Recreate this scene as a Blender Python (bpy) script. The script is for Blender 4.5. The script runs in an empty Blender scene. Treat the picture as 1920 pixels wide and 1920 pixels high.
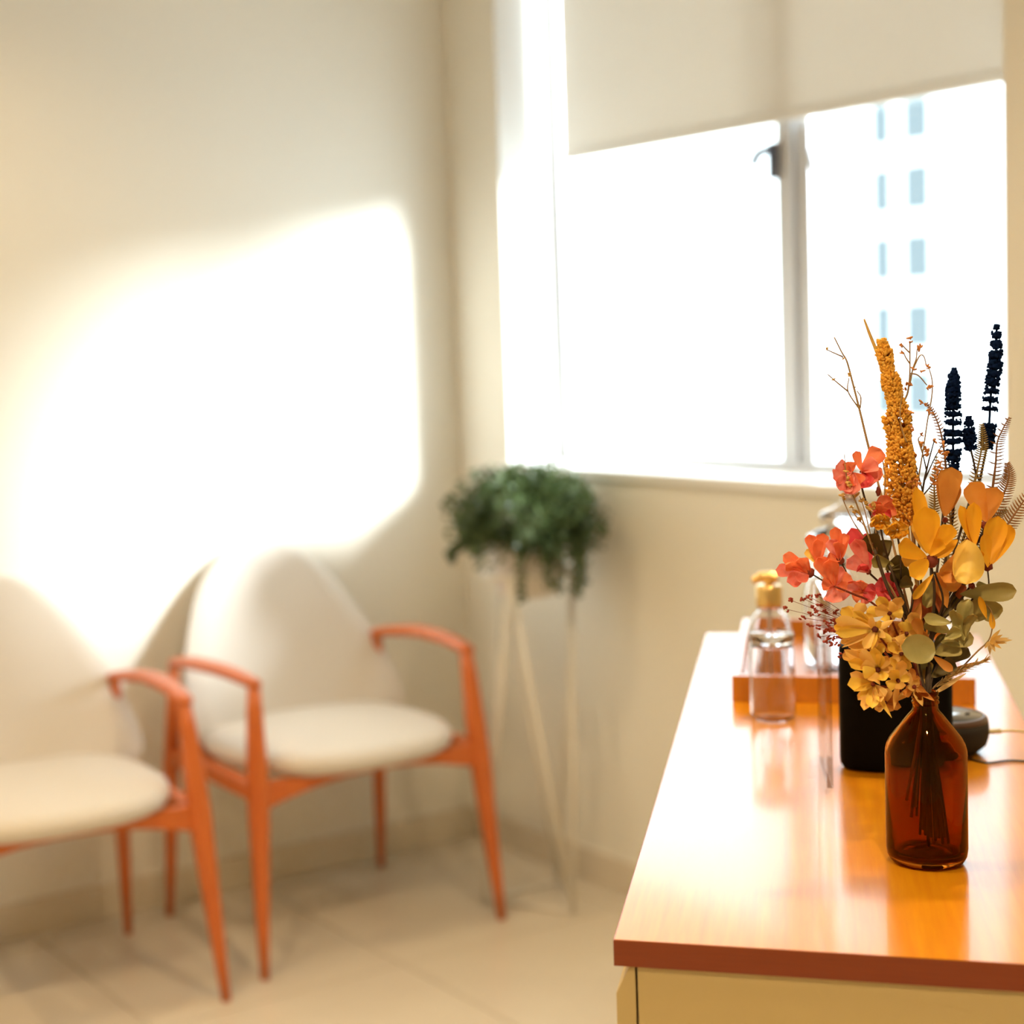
import bpy, bmesh, math, random
import numpy as np
from mathutils import Vector, Matrix
random.seed(7)
PI = math.pi
SC = bpy.context.scene
COL = SC.collection

# ------------------------------------------------------------------ camera
# room frame: +X towards the window wall, +Y towards the chairs' wall, floor at z = 0
FPX, PITCH, ROLL, TW = 3186.28, 0.101147, -0.050724, -0.495709
CAMZ = 1.38
cp, sp, cr, sr = math.cos(PITCH), math.sin(PITCH), math.cos(ROLL), math.sin(ROLL)
R1 = np.array([[1, 0, 0], [0, cp, -sp], [0, sp, cp]])
R2 = np.array([[cr, -sr, 0], [sr, cr, 0], [0, 0, 1]])
R = R2 @ R1
RT = Vector((math.cos(TW), math.sin(TW), 0))          # level "right" in the room frame
FW = Vector((-math.sin(TW), math.cos(TW), 0))         # level "forward"
EYE = Vector((0, 0, CAMZ))


def lvl(v):
    return RT * v[0] + FW * v[2] + Vector((0, 0, -1)) * v[1]


CX_, CD_, CF_ = lvl(R[0]), lvl(R[1]), lvl(R[2])       # camera right, down, forward
cam_data = bpy.data.cameras.new('camera')
cam = bpy.data.objects.new('camera', cam_data)
COL.objects.link(cam)
m3 = Matrix((CX_, -CD_, -CF_)).transposed()
cam.matrix_world = Matrix.Translation(EYE) @ m3.to_4x4()
cam_data.sensor_width = 36.0
cam_data.lens = FPX / 1920 * 36.0
cam_data.shift_x = 0.25
cam_data.clip_start = 0.02
cam_data.clip_end = 300
cam_data.dof.use_dof = True
cam_data.dof.focus_distance = 1.55
cam_data.dof.aperture_fstop = 3.4
SC.camera = cam


def W(px, py, d):
    """world point seen at pixel px,py at camera depth d"""
    return EYE + (CX_ * ((px - 480) / FPX) + CD_ * ((py - 960) / FPX) + CF_) * d


def onz(px, py, z):
    r = CX_ * ((px - 480) / FPX) + CD_ * ((py - 960) / FPX) + CF_
    return EYE + r * ((z - CAMZ) / r.z)


# ------------------------------------------------------------------ light and exposure
SC.view_settings.view_transform = 'Standard'
SC.view_settings.look = 'None'
SC.view_settings.exposure = 0.0
SC.view_settings.gamma = 1.0
world = bpy.data.worlds.new('world')
SC.world = world
world.use_nodes = True
bg = world.node_tree.nodes['Background']
bg.inputs[0].default_value = (0.84, 0.93, 1.0, 1)
bg.inputs[1].default_value = 5.6

sun_d = bpy.data.lights.new('sun', 'SUN')
sun_d.energy = 18.0
sun_d.angle = math.radians(19)
sun_d.color = (0.93, 0.96, 1.0)
sun = bpy.data.objects.new('sun', sun_d)
COL.objects.link(sun)
sun.rotation_euler = Vector((-0.61, 0.79, -0.245)).to_track_quat('-Z', 'Y').to_euler()
sun.location = (8, -5, 4)


def spot(loc, power, col, size=math.radians(130), rad=0.035, aim=None, blend=0.9):
    d = bpy.data.lights.new('downlight_lamp', 'SPOT')
    d.energy = power
    d.color = col
    d.spot_size = size
    d.spot_blend = blend
    d.shadow_soft_size = rad
    o = bpy.data.objects.new('downlight_lamp', d)
    COL.objects.link(o)
    o.location = loc
    if aim is not None:
        o.rotation_euler = (Vector(aim) - Vector(loc)).to_track_quat('-Z', 'Y').to_euler()
    return o


WARM = (1.0, 0.74, 0.42)
LAMPS = [((1.08, 2.95, 2.60), 40), ((1.62, 1.42, 2.60), 72), ((0.15, 1.6, 2.60), 95), ((0.55, 0.25, 2.60), 88), ((-0.6, 2.9, 2.60), 70)]  # last three are unseen lamps, added to raise the ambient fill
for loc, pw in LAMPS:
    spot(loc, pw, WARM)

# ------------------------------------------------------------------ materials
MATS = {}


def mat(name, color, rough=0.6, noise=None, metal=0.0, coat=0.0, coat_rough=0.05, ior=1.5, spec=0.5,
        bump=None, sheen=0.0, trans=0.0, subs=0.0):
    """principled material; noise = (scale, colour2, amount, stretch xyz); bump = (scale, strength)"""
    if name in MATS:
        return MATS[name]
    m = bpy.data.materials.new(name)
    m.use_nodes = True
    nt = m.node_tree
    b = nt.nodes['Principled BSDF']
    b.inputs['Base Color'].default_value = (*color, 1)
    b.inputs['Roughness'].default_value = rough
    b.inputs['Metallic'].default_value = metal
    b.inputs['IOR'].default_value = ior
    b.inputs['Specular IOR Level'].default_value = spec
    b.inputs['Coat Weight'].default_value = coat
    b.inputs['Coat Roughness'].default_value = coat_rough
    b.inputs['Sheen Weight'].default_value = sheen
    b.inputs['Transmission Weight'].default_value = trans
    if noise or bump:
        tc = nt.nodes.new('ShaderNodeTexCoord')
    if noise:
        sc, c2, amt, st = noise
        mp = nt.nodes.new('ShaderNodeMapping')
        mp.inputs['Scale'].default_value = st
        nt.links.new(tc.outputs['Object'], mp.inputs[0])
        n = nt.nodes.new('ShaderNodeTexNoise')
        n.inputs['Scale'].default_value = sc
        n.inputs['Detail'].default_value = 6
        n.inputs['Roughness'].default_value = 0.6
        nt.links.new(mp.outputs[0], n.inputs['Vector'])
        rp = nt.nodes.new('ShaderNodeValToRGB')
        rp.color_ramp.elements[0].position = 0.5 - amt
        rp.color_ramp.elements[1].position = 0.5 + amt
        rp.color_ramp.elements[0].color = (*color, 1)
        rp.color_ramp.elements[1].color = (*c2, 1)
        nt.links.new(n.outputs['Fac'], rp.inputs[0])
        nt.links.new(rp.outputs[0], b.inputs['Base Color'])
    if bump:
        n2 = nt.nodes.new('ShaderNodeTexNoise')
        n2.inputs['Scale'].default_value = bump[0]
        n2.inputs['Detail'].default_value = 4
        nt.links.new(tc.outputs['Object'], n2.inputs['Vector'])
        bp = nt.nodes.new('ShaderNodeBump')
        bp.inputs['Strength'].default_value = bump[1]
        bp.inputs['Distance'].default_value = 0.002
        nt.links.new(n2.outputs['Fac'], bp.inputs['Height'])
        nt.links.new(bp.outputs[0], b.inputs['Normal'])
    if subs:
        # thin petal: some light passes through
        tr = nt.nodes.new('ShaderNodeBsdfTranslucent')
        if noise:
            nt.links.new(rp.outputs[0], tr.inputs[0])
        else:
            tr.inputs[0].default_value = (*color, 1)
        mx = nt.nodes.new('ShaderNodeMixShader')
        mx.inputs[0].default_value = subs
        nt.links.new(b.outputs[0], mx.inputs[1])
        nt.links.new(tr.outputs[0], mx.inputs[2])
        nt.links.new(mx.outputs[0], nt.nodes['Material Output'].inputs[0])
    MATS[name] = m
    return m


def glass_mat(name, color, rough=0.0, ior=1.5):
    m = bpy.data.materials.new(name)
    m.use_nodes = True
    nt = m.node_tree
    nt.nodes.clear()
    out = nt.nodes.new('ShaderNodeOutputMaterial')
    g = nt.nodes.new('ShaderNodeBsdfGlass')
    g.inputs['Color'].default_value = (*color, 1)
    g.inputs['Roughness'].default_value = rough
    g.inputs['IOR'].default_value = ior
    nt.links.new(g.outputs[0], out.inputs[0])
    return m


def pane_mat(name, tint=(0.96, 0.99, 0.98)):
    m = bpy.data.materials.new(name)
    m.use_nodes = True
    nt = m.node_tree
    nt.nodes.clear()
    out = nt.nodes.new('ShaderNodeOutputMaterial')
    t = nt.nodes.new('ShaderNodeBsdfTransparent')
    t.inputs[0].default_value = (*tint, 1)
    g = nt.nodes.new('ShaderNodeBsdfGlossy')
    g.inputs['Roughness'].default_value = 0.01
    # Schlick reflectance, the same from both faces of the thin pane
    lw = nt.nodes.new('ShaderNodeLayerWeight')
    pw = nt.nodes.new('ShaderNodeMath')
    pw.operation = 'POWER'
    pw.inputs[1].default_value = 5.0
    ma = nt.nodes.new('ShaderNodeMath')
    ma.operation = 'MULTIPLY_ADD'
    ma.inputs[1].default_value = 0.9
    ma.inputs[2].default_value = 0.04
    nt.links.new(lw.outputs['Facing'], pw.inputs[0])
    nt.links.new(pw.outputs[0], ma.inputs[0])
    mx = nt.nodes.new('ShaderNodeMixShader')
    nt.links.new(ma.outputs[0], mx.inputs[0])
    nt.links.new(t.outputs[0], mx.inputs[1])
    nt.links.new(g.outputs[0], mx.inputs[2])
    nt.links.new(mx.outputs[0], out.inputs[0])
    return m


M_WALL = mat('cream_wall_paint', (0.85, 0.825, 0.745), 0.75, bump=(60, 0.08))
M_CEIL = mat('white_ceiling_paint', (0.82, 0.80, 0.74), 0.8)
M_TILE = mat('beige_porcelain', (0.70, 0.63, 0.51), 0.32, noise=(2.2, (0.62, 0.55, 0.44), 0.25, (1, 1, 1)))
M_GROUT = mat('grey_grout', (0.36, 0.32, 0.26), 0.9)
M_BASE = mat('baseboard_porcelain', (0.74, 0.67, 0.55), 0.4)
M_REVEAL = mat('white_reveal_paint', (0.84, 0.83, 0.80), 0.6)
M_SILL = mat('white_sill_stone', (0.85, 0.84, 0.82), 0.3)
M_ALU = mat('pale_aluminium', (0.62, 0.63, 0.66), 0.35, metal=0.3)
M_DARKALU = mat('dark_latch_metal', (0.12, 0.13, 0.16), 0.4, metal=0.6)
M_BLIND = mat('cream_blind_fabric', (0.88, 0.86, 0.82), 0.9, subs=0.13, noise=(300, (0.85, 0.83, 0.78), 0.3, (1, 1, 1)))
M_FABRIC = mat('cream_upholstery', (0.68, 0.645, 0.60), 0.85, sheen=0.1, bump=(500, 0.2))
M_CHAIRWOOD = mat('orange_brown_beech', (0.64, 0.165, 0.030), 0.42, noise=(9, (0.54, 0.115, 0.020), 0.3, (6, 6, 1)))
M_TOP = mat('honey_wood_laminate', (0.70, 0.29, 0.006), 0.30, coat=0.42, coat_rough=0.10, spec=0.6,
            noise=(14, (0.60, 0.205, 0.005), 0.22, (9, 0.5, 9)))
M_EDGE = mat('red_brown_edge_band', (0.30, 0.060, 0.014), 0.4, noise=(20, (0.24, 0.045, 0.010), 0.3, (1, 6, 40)))
M_CAB = mat('cream_cabinet_lacquer', (0.64, 0.485, 0.22), 0.45)
M_GAP = mat('dark_cabinet_inside', (0.03, 0.025, 0.02), 0.8)
M_TRAY = mat('orange_tray_wood', (0.62, 0.23, 0.02), 0.3, coat=0.3, noise=(12, (0.5, 0.17, 0.015), 0.3, (8, 1, 8)))
M_BLACK = mat('matte_black_plastic', (0.003, 0.0025, 0.002), 0.6, spec=0.08)
M_PUCKTOP = mat('glossy_dark_plastic', (0.05, 0.055, 0.065), 0.16, coat=0.8, coat_rough=0.12)
M_PUCKSIDE = mat('charcoal_speaker_cloth', (0.022, 0.018, 0.014), 0.9, bump=(900, 0.5))
M_RING = mat('brown_speaker_rim', (0.10, 0.06, 0.045), 0.4)
M_WHITECABLE = mat('cream_cable', (0.72, 0.62, 0.36), 0.5)
M_DARKCABLE = mat('dark_cable', (0.03, 0.028, 0.02), 0.5)
M_AMBER = glass_mat('amber_glass', (0.66, 0.38, 0.12))
M_CLEAR = glass_mat('clear_glass', (0.985, 0.98, 0.985))
M_ACRYL = None
M_PANE = pane_mat('window_glass')
M_ACRYL = pane_mat('clear_acrylic', (0.90, 0.84, 0.78))
M_GOLD = mat('brushed_gold', (0.80, 0.56, 0.22), 0.28, metal=0.9)
M_TUBE = mat('clear_dip_tube', (0.8, 0.78, 0.8), 0.2)
M_STAND = mat('white_painted_wire', (0.80, 0.76, 0.68), 0.5)
M_POT = mat('white_ceramic_pot', (0.78, 0.74, 0.70), 0.35)
M_SOIL = mat('dark_soil', (0.03, 0.02, 0.012), 0.95)
M_LEAF = mat('small_green_leaves', (0.065, 0.105, 0.032), 0.36, noise=(9, (0.13, 0.18, 0.07), 0.2, (1, 1, 1)), subs=0.15)
M_FACADE = mat('white_facade', (0.80, 0.82, 0.84), 0.8)
M_BLUEWIN = mat('blue_facade_glass', (0.11, 0.135, 0.145), 0.6, spec=0.2)
M_LENS = bpy.data.materials.new('lamp_lens')
M_LENS.use_nodes = True
_b = M_LENS.node_tree.nodes['Principled BSDF']
_b.inputs['Emission Color'].default_value = (1, 0.8, 0.5, 1)
_b.inputs['Emission Strength'].default_value = 6
# bouquet colours
M_YEL = mat('golden_yellow_petal', (0.92, 0.50, 0.020), 0.55, subs=0.25, noise=(40, (0.88, 0.40, 0.012), 0.25, (1, 1, 1)))
M_YELL = mat('pale_yellow_petal', (0.88, 0.62, 0.14), 0.5, subs=0.2, noise=(40, (0.84, 0.50, 0.06), 0.2, (1, 1, 1)))
M_ORG = mat('orange_petal', (0.82, 0.30, 0.02), 0.5, subs=0.25, noise=(35, (0.86, 0.40, 0.10), 0.25, (1, 1, 1)))
M_TAN = mat('tan_orange_petal', (0.74, 0.33, 0.06), 0.6, subs=0.25, noise=(60, (0.66, 0.27, 0.05), 0.25, (1, 1, 1)))
M_BROWNLEAF = mat('rusty_leaf', (0.42, 0.10, 0.02), 0.6, subs=0.15)
M_CREAM = mat('buttery_cream_petal', (0.88, 0.53, 0.11), 0.55, subs=0.2, noise=(45, (0.88, 0.58, 0.20), 0.25, (1, 1, 1)))
M_CREAMY = mat('bright_butter_petal', (0.92, 0.58, 0.05), 0.55, subs=0.2, noise=(45, (0.90, 0.68, 0.16), 0.25, (1, 1, 1)))
M_EYE = mat('dark_flower_eye', (0.12, 0.02, 0.012), 0.8)
M_CALYX = mat('maroon_calyx', (0.20, 0.03, 0.012), 0.8)
M_PINK = mat('coral_pink_petal', (0.86, 0.16, 0.12), 0.55, subs=0.3, noise=(55, (0.94, 0.44, 0.36), 0.22, (1, 1, 1)))
M_CORAL = mat('coral_orange_petal', (0.90, 0.17, 0.05), 0.55, subs=0.3, noise=(55, (0.90, 0.32, 0.16), 0.22, (1, 1, 1)))
M_ROSE = mat('deep_rose_petal', (0.72, 0.045, 0.075), 0.55, subs=0.3, noise=(55, (0.85, 0.16, 0.14), 0.22, (1, 1, 1)))
M_OLIVE = mat('olive_leaf', (0.30, 0.24, 0.07), 0.5, subs=0.1, noise=(40, (0.42, 0.34, 0.11), 0.25, (1, 1, 1)))
M_OLIVEL = mat('pale_olive_leaf', (0.50, 0.44, 0.17), 0.42, subs=0.1, noise=(40, (0.36, 0.31, 0.10), 0.25, (1, 1, 1)))
M_DKLEAF = mat('dark_olive_leaf', (0.10, 0.075, 0.015), 0.55, subs=0.1, noise=(40, (0.15, 0.10, 0.02), 0.25, (1, 1, 1)))
M_SPIKE = mat('golden_floret', (0.95, 0.56, 0.10), 0.75, subs=0.2, noise=(170, (0.90, 0.42, 0.03), 0.15, (1, 1, 1)))
M_NAVY = mat('navy_dyed_bloom', (0.003, 0.007, 0.035), 0.95, spec=0.05, noise=(90, (0.004, 0.018, 0.065), 0.2, (1, 1, 1)))
M_TWIG = mat('tan_twig', (0.36, 0.22, 0.09), 0.7)
M_TWIGY = mat('straw_twig', (0.62, 0.38, 0.10), 0.7)
M_DKSTEM = mat('dark_stem', (0.055, 0.03, 0.012), 0.7)
M_FERN = mat('russet_fern', (0.26, 0.11, 0.035), 0.7)
M_FERNG = mat('green_brown_fern', (0.30, 0.20, 0.06), 0.7)
M_BERRY = mat('red_berry', (0.30, 0.03, 0.012), 0.5)
M_SEED = mat('orange_seed_head', (0.62, 0.24, 0.06), 0.7)
M_STRAW = mat('pale_straw_plume', (0.80, 0.56, 0.22), 0.8, subs=0.3)

# ------------------------------------------------------------------ object helpers
ORG = {}


def tag(o, label=None, cat=None, group=None, kind=None):
    if label: o['label'] = label
    if cat: o['category'] = cat
    if group: o['group'] = group
    if kind: o['kind'] = kind
    return o


def empty(name, loc, label=None, cat=None, group=None, rotz=0.0):
    o = bpy.data.objects.new(name, None)
    o.empty_display_size = 0.05
    COL.objects.link(o)
    o.location = loc
    o.rotation_euler = (0, 0, rotz)
    ORG[o.name] = Vector(loc)
    return tag(o, label, cat, group)


def part(name, vf, material, parent=None, smooth=True, kind=None, label=None, origin=None, local=False):
    """mesh from world-space verts (or parent-local when local=True)"""
    verts, faces = vf
    if origin is None:
        if local or not verts:
            origin = Vector((0, 0, 0))
        else:
            xs = [v[0] for v in verts]; ys = [v[1] for v in verts]; zs = [v[2] for v in verts]
            origin = Vector(((min(xs) + max(xs)) / 2, (min(ys) + max(ys)) / 2, min(zs)))
    origin = Vector(origin)
    me = bpy.data.meshes.new(name)
    me.from_pydata([(v[0] - origin.x, v[1] - origin.y, v[2] - origin.z) for v in verts], [], faces)
    me.materials.append(material)
    if smooth:
        me.polygons.foreach_set('use_smooth', [True] * len(me.polygons))
    me.update()
    o = bpy.data.objects.new(name, me)
    COL.objects.link(o)
    if parent is not None:
        o.parent = parent
        if local:
            o.location = origin
            ORG[o.name] = Vector((0, 0, 0))
        else:
            o.location = origin - ORG[parent.name]
            ORG[o.name] = origin
    else:
        o.location = origin
        ORG[o.name] = origin
    if label: o['label'] = label
    if kind: o['kind'] = kind
    return o


def join(*vfs):
    V, F = [], []
    for v, f in vfs:
        n = len(V)
        V += list(v)
        F += [tuple(i + n for i in q) for q in f]
    return V, F


def xf(vf, M):
    return [M @ Vector(v) for v in vf[0]], vf[1]


def box(x0, x1, y0, y1, z0, z1, bev=0.0):
    if bev <= 0:
        V = [(x0, y0, z0), (x1, y0, z0), (x1, y1, z0), (x0, y1, z0), (x0, y0, z1), (x1, y0, z1), (x1, y1, z1), (x0, y1, z1)]
        return V, [(0, 3, 2, 1), (4, 5, 6, 7), (0, 1, 5, 4), (1, 2, 6, 5), (2, 3, 7, 6), (3, 0, 4, 7)]
    bm = bmesh.new()
    V, F = box(x0, x1, y0, y1, z0, z1)
    vs = [bm.verts.new(v) for v in V]
    for f in F: bm.faces.new([vs[i] for i in f])
    bmesh.ops.bevel(bm, geom=bm.edges[:], offset=bev, segments=2, affect='EDGES', profile=0.5)
    bm.verts.ensure_lookup_table()
    bm.verts.index_update()
    out = [tuple(v.co) for v in bm.verts], [tuple(v.index for v in f.verts) for f in bm.faces]
    bm.free()
    return out


def lathe(profile, n=40, c=(0, 0, 0), close=False, sx=1.0, sy=1.0, pw=2.0):
    """profile = [(r, z)...]; pw > 2 gives a squarer superellipse outline"""
    V, F = [], []
    for r, z in profile:
        for i in range(n):
            a = 2 * PI * i / n
            ca, sa = math.cos(a), math.sin(a)
            k = (abs(ca) ** pw + abs(sa) ** pw) ** (-1 / pw)
            V.append((c[0] + r * k * ca * sx, c[1] + r * k * sa * sy, c[2] + z))
    m = len(profile)
    for j in range(m - 1 + (1 if close else 0)):
        for i in range(n):
            a, b = j * n + i, j * n + (i + 1) % n
            d = ((j + 1) % m) * n
            F.append((a, b, d + (i + 1) % n, d + i))
    if not close:
        if profile[0][0] > 1e-6: F.append(tuple(range(n))[::-1])
        if profile[-1][0] > 1e-6: F.append(tuple((m - 1) * n + i for i in range(n)))
    return V, F


def tube(pts, rad, n=6, cap=True, flat=None):
    """swept tube; rad scalar or list; flat=(axis vector, ratio) flattens the section along that axis"""
    pts = [Vector(p) for p in pts]
    m = len(pts)
    rs = rad if isinstance(rad, (list, tuple)) else [rad] * m
    V, F = [], []
    up = None
    for k in range(m):
        t = (pts[min(k + 1, m - 1)] - pts[max(k - 1, 0)])
        if t.length < 1e-9: t = Vector((0, 0, 1))
        t.normalize()
        if up is None:
            up = Vector((0, 0, 1)) if abs(t.z) < 0.9 else Vector((1, 0, 0))
            if flat: up = Vector(flat[0])
        if flat: up = Vector(flat[0])
        s = t.cross(up).normalized()
        u = s.cross(t).normalized()
        up = u
        ru = rs[k] * (flat[1] if flat else 1)
        for i in range(n):
            a = 2 * PI * (i + 0.5) / n
            V.append(pts[k] + s * (rs[k] * math.cos(a)) + u * (ru * math.sin(a)))
    for k in range(m - 1):
        for i in range(n):
            F.append((k * n + i, k * n + (i + 1) % n, (k + 1) * n + (i + 1) % n, (k + 1) * n + i))
    if cap:
        F.append(tuple(range(n))[::-1])
        F.append(tuple((m - 1) * n + i for i in range(n)))
    return V, F


def bez(pts, n=10):
    """smooth Catmull-Rom through points"""
    P = [Vector(p) for p in pts]
    if len(P) < 3:
        return [P[0].lerp(P[-1], i / n) for i in range(n + 1)]
    P = [P[0] * 2 - P[1]] + P + [P[-1] * 2 - P[-2]]
    out = []
    for k in range(1, len(P) - 2):
        a, b, c, d = P[k - 1:k + 3]
        for i in range(n):
            t = i / n
            out.append(0.5 * ((2 * b) + (c - a) * t + (2 * a - 5 * b + 4 * c - d) * t * t + (3 * b - a - 3 * c + d) * t ** 3))
    out.append(P[-2])
    return out


def ball(c, r, seg=8, rings=6, sc=(1, 1, 1), axis=None, jit=0.0):
    V, F = [], []
    q = axis.to_track_quat('Z', 'Y') if axis is not None else None
    V.append(Vector((0, 0, -1)))
    for j in range(1, rings):
        th = -PI / 2 + PI * j / rings
        for i in range(seg):
            a = 2 * PI * i / seg
            V.append(Vector((math.cos(th) * math.cos(a), math.cos(th) * math.sin(a), math.sin(th))))
    V.append(Vector((0, 0, 1)))
    for i in range(seg):
        F.append((0, 1 + (i + 1) % seg, 1 + i))
        F.append((len(V) - 1, 1 + (rings - 2) * seg + i, 1 + (rings - 2) * seg + (i + 1) % seg))
    for j in range(rings - 2):
        for i in range(seg):
            F.append((1 + j * seg + i, 1 + j * seg + (i + 1) % seg, 1 + (j + 1) * seg + (i + 1) % seg, 1 + (j + 1) * seg + i))
    out = []
    for v in V:
        w = Vector((v.x * sc[0], v.y * sc[1], v.z * sc[2])) * (r * (1 + random.uniform(-jit, jit)))
        if q: w = q @ w
        out.append(w + Vector(c))
    return out, F


def struct(name, vf, material, smooth=False):
    return tag(part(name, vf, material, None, smooth), kind='structure')


# ------------------------------------------------------------------ the room shell
XW, YW, XB, YB, H = 2.653, 3.738, -1.35, -1.5, 2.68
OY0, OY1, OZ0, OZ1 = 2.045, 3.525, 1.007, 2.45          # window opening
TH = 0.25
struct('wall_left', box(XB - 0.12, XW + TH, YW, YW + 0.12, -0.05, H), M_WALL)
struct('wall_window_side', join(
    box(XW, XW + TH, YB, YW, -0.05, OZ0), box(XW, XW + TH, YB, YW, OZ1, H),
    box(XW, XW + TH, YB, OY0, OZ0, OZ1), box(XW, XW + TH, OY1, YW, OZ0, OZ1)), M_WALL)
struct('wall_back', box(XB - 0.12, XB, YB, YW, -0.05, H), M_WALL)
struct('wall_right', box(XB - 0.12, XW + TH, YB - 0.12, YB, -0.05, H), M_WALL)
struct('ceiling', box(XB - 0.12, XW + TH, YB - 0.12, YW + 0.12, H, H + 0.1), M_CEIL)
# floor: a grout bed with separate porcelain tiles
fl = struct('floor', box(XB, XW, YB, YW, -0.06, -0.004), M_GROUT)
TS = 0.60
tile_me = None
g = 0.0018
nx0 = -4
for i in range(-6, 6):
    for j in range(-7, 6):
        x0 = 2.19 - 0.235 + i * TS; y0 = 3.045 + j * TS
        a0, a1, b0, b1 = max(x0 + g, XB), min(x0 + TS - g, XW), max(y0 + g, YB), min(y0 + TS - g, YW)
        if a1 - a0 < 0.02 or b1 - b0 < 0.02: continue
        full = (a1 - a0 > TS - 3 * g) and (b1 - b0 > TS - 3 * g)
        if full and tile_me:
            o = bpy.data.objects.new('tile', tile_me)
            COL.objects.link(o)
            o.parent = fl
            o.location = Vector(((a0 + a1) / 2, (b0 + b1) / 2, -0.004)) - ORG[fl.name]
        else:
            o = part('tile', box(a0, a1, b0, b1, -0.004, 0.0), M_TILE, fl, False,
                     origin=((a0 + a1) / 2, (b0 + b1) / 2, -0.004))
            if full: tile_me = o.data
struct('baseboard_left', box(XB, XW, YW - 0.012, YW, 0, 0.083, 0.002), M_BASE)
struct('baseboard_window_side', box(XW - 0.012, XW, YB, YW - 0.012, 0, 0.083, 0.002), M_BASE)

# ------------------------------------------------------------------ window
XG = XW + 0.190
win = empty('window_1', (XG, (OY0 + OY1) / 2, OZ0))
tag(win, 'white framed two sash window in the far wall', 'window', kind='structure')
part('reveal', join(box(XW + 0.001, XG + 0.05, OY1 - 0.004, OY1, OZ0, OZ1), box(XW + 0.001, XG + 0.05, OY0, OY0 + 0.004, OZ0, OZ1),
                    box(XW + 0.001, XG + 0.05, OY0, OY1, OZ1 - 0.004, OZ1)), M_REVEAL, win, False)
part('sill', box(XW - 0.014, XG + 0.02, OY0 - 0.02, OY1 + 0.02, OZ0, OZ0 + 0.024, 0.003), M_SILL, win, False, label='white projecting window sill')
fz0 = OZ0 + 0.024
part('outer_frame', join(box(XG - 0.018, XG + 0.025, OY1 - 0.030, OY1 - 0.004, fz0, OZ1 - 0.004), box(XG - 0.018, XG + 0.025, OY0 + 0.004, OY0 + 0.045, fz0, OZ1 - 0.004),
                         box(XG - 0.018, XG + 0.025, OY0 + 0.045, OY1 - 0.045, fz0, fz0 + 0.020), box(XG - 0.018, XG + 0.025, OY0 + 0.045, OY1 - 0.045, OZ1 - 0.05, OZ1 - 0.004)), M_ALU, win, False)
part('mullion', join(box(XG - 0.020, XG + 0.030, 2.708, 2.754, fz0 + 0.02, OZ1 - 0.05, 0.003), box(XG - 0.010, XG + 0.02, 2.668, 2.708, fz0 + 0.02, OZ1 - 0.05, 0.002)), M_ALU, win, False)
part('pane', box(XG + 0.004, XG + 0.008, 2.754, OY1 - 0.045, fz0 + 0.02, OZ1 - 0.05), M_PANE, win, False)
part('pane', box(XG + 0.004, XG + 0.008, OY0 + 0.045, 2.668, fz0 + 0.02, OZ1 - 0.05), M_PANE, win, False)
part('latch', join(box(XG - 0.035, XG - 0.020, 2.745, 2.765, 1.67, 1.75, 0.003), tube(bez([(XG - 0.035, 2.755, 1.735), (XG - 0.05, 2.775, 1.728), (XG - 0.052, 2.790, 1.705)], 5), 0.010, 8)), M_DARKALU, win, label='dark window latch')
part('stay_arm', tube([(XG - 0.015, 2.665, 1.725), (XG - 0.012, 2.56, 1.37)], 0.006, 6), M_ALU, win)
part('stay_arm', join(tube([(XG - 0.02, 3.415, 1.715), (XG - 0.01, 3.355, 1.53)], 0.006, 6), ball((XG - 0.01, 3.36, 1.555), 0.012, 8, 6)), M_ALU, win)

# roller blind inside the opening
bl = empty('roller_blind', (XW + 0.13, 2.76, 1.80), 'cream roller blind half lowered over the window', 'blind')
BX = XW + 0.155
part('fabric', box(BX, BX + 0.0012, OY0 + 0.02, 3.458, 1.800, OZ1 - 0.05), M_BLIND, bl, False)
part('bottom_bar', box(BX - 0.006, BX + 0.008, OY0 + 0.02, 3.458, 1.788, 1.812, 0.003), M_BLIND, bl, False)
part('roller', tube([(BX + 0.0, OY0 + 0.015, OZ1 - 0.035), (BX + 0.0, 3.462, OZ1 - 0.035)], 0.022, 16), M_BLIND, bl)

# far building behind the right pane
FBX = 55.0
fb = empty('facade_building', (FBX, 45, -6), 'white tower with columns of pale blue windows seen through right pane', 'building')
part('wall', box(FBX, FBX + 8, 38, 52, -6, 30), M_FACADE, fb, False)
for (yc, wy) in ((48.05, 0.95), (46.35, 1.25)):
    for k in range(-3, 8):
        zc = 8.7 - 2.68 * (k - 3) + 0.0
        part('window', box(FBX - 0.06, FBX + 0.02, yc - wy / 2, yc + wy / 2, zc - 0.95, zc + 0.85), M_BLUEWIN, fb, False)

# ceiling downlights; the last three are unseen fixtures added for fill light
for k, (loc, pw) in enumerate(LAMPS):
    e = empty('downlight', (loc[0], loc[1], H - 0.002), 'round recessed warm ceiling downlight ' + ['above the two armchairs', 'above the sideboard bouquet', 'added for fill in the middle of the room', 'added for fill above the near end of the sideboard', 'added for fill at the far left of the ceiling'][k], 'lamp', 'recessed ceiling downlights')
    part('trim_ring', lathe([(0.035, -0.004), (0.052, -0.006), (0.056, 0.0), (0.035, 0.0)], 28, (loc[0], loc[1], H - 0.001), close=True), M_REVEAL, e)
    part('lens', lathe([(0.0, -0.002), (0.034, -0.002), (0.034, 0.0), (0.0, 0.0)], 28, (loc[0], loc[1], H - 0.001)), M_LENS, e)

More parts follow.
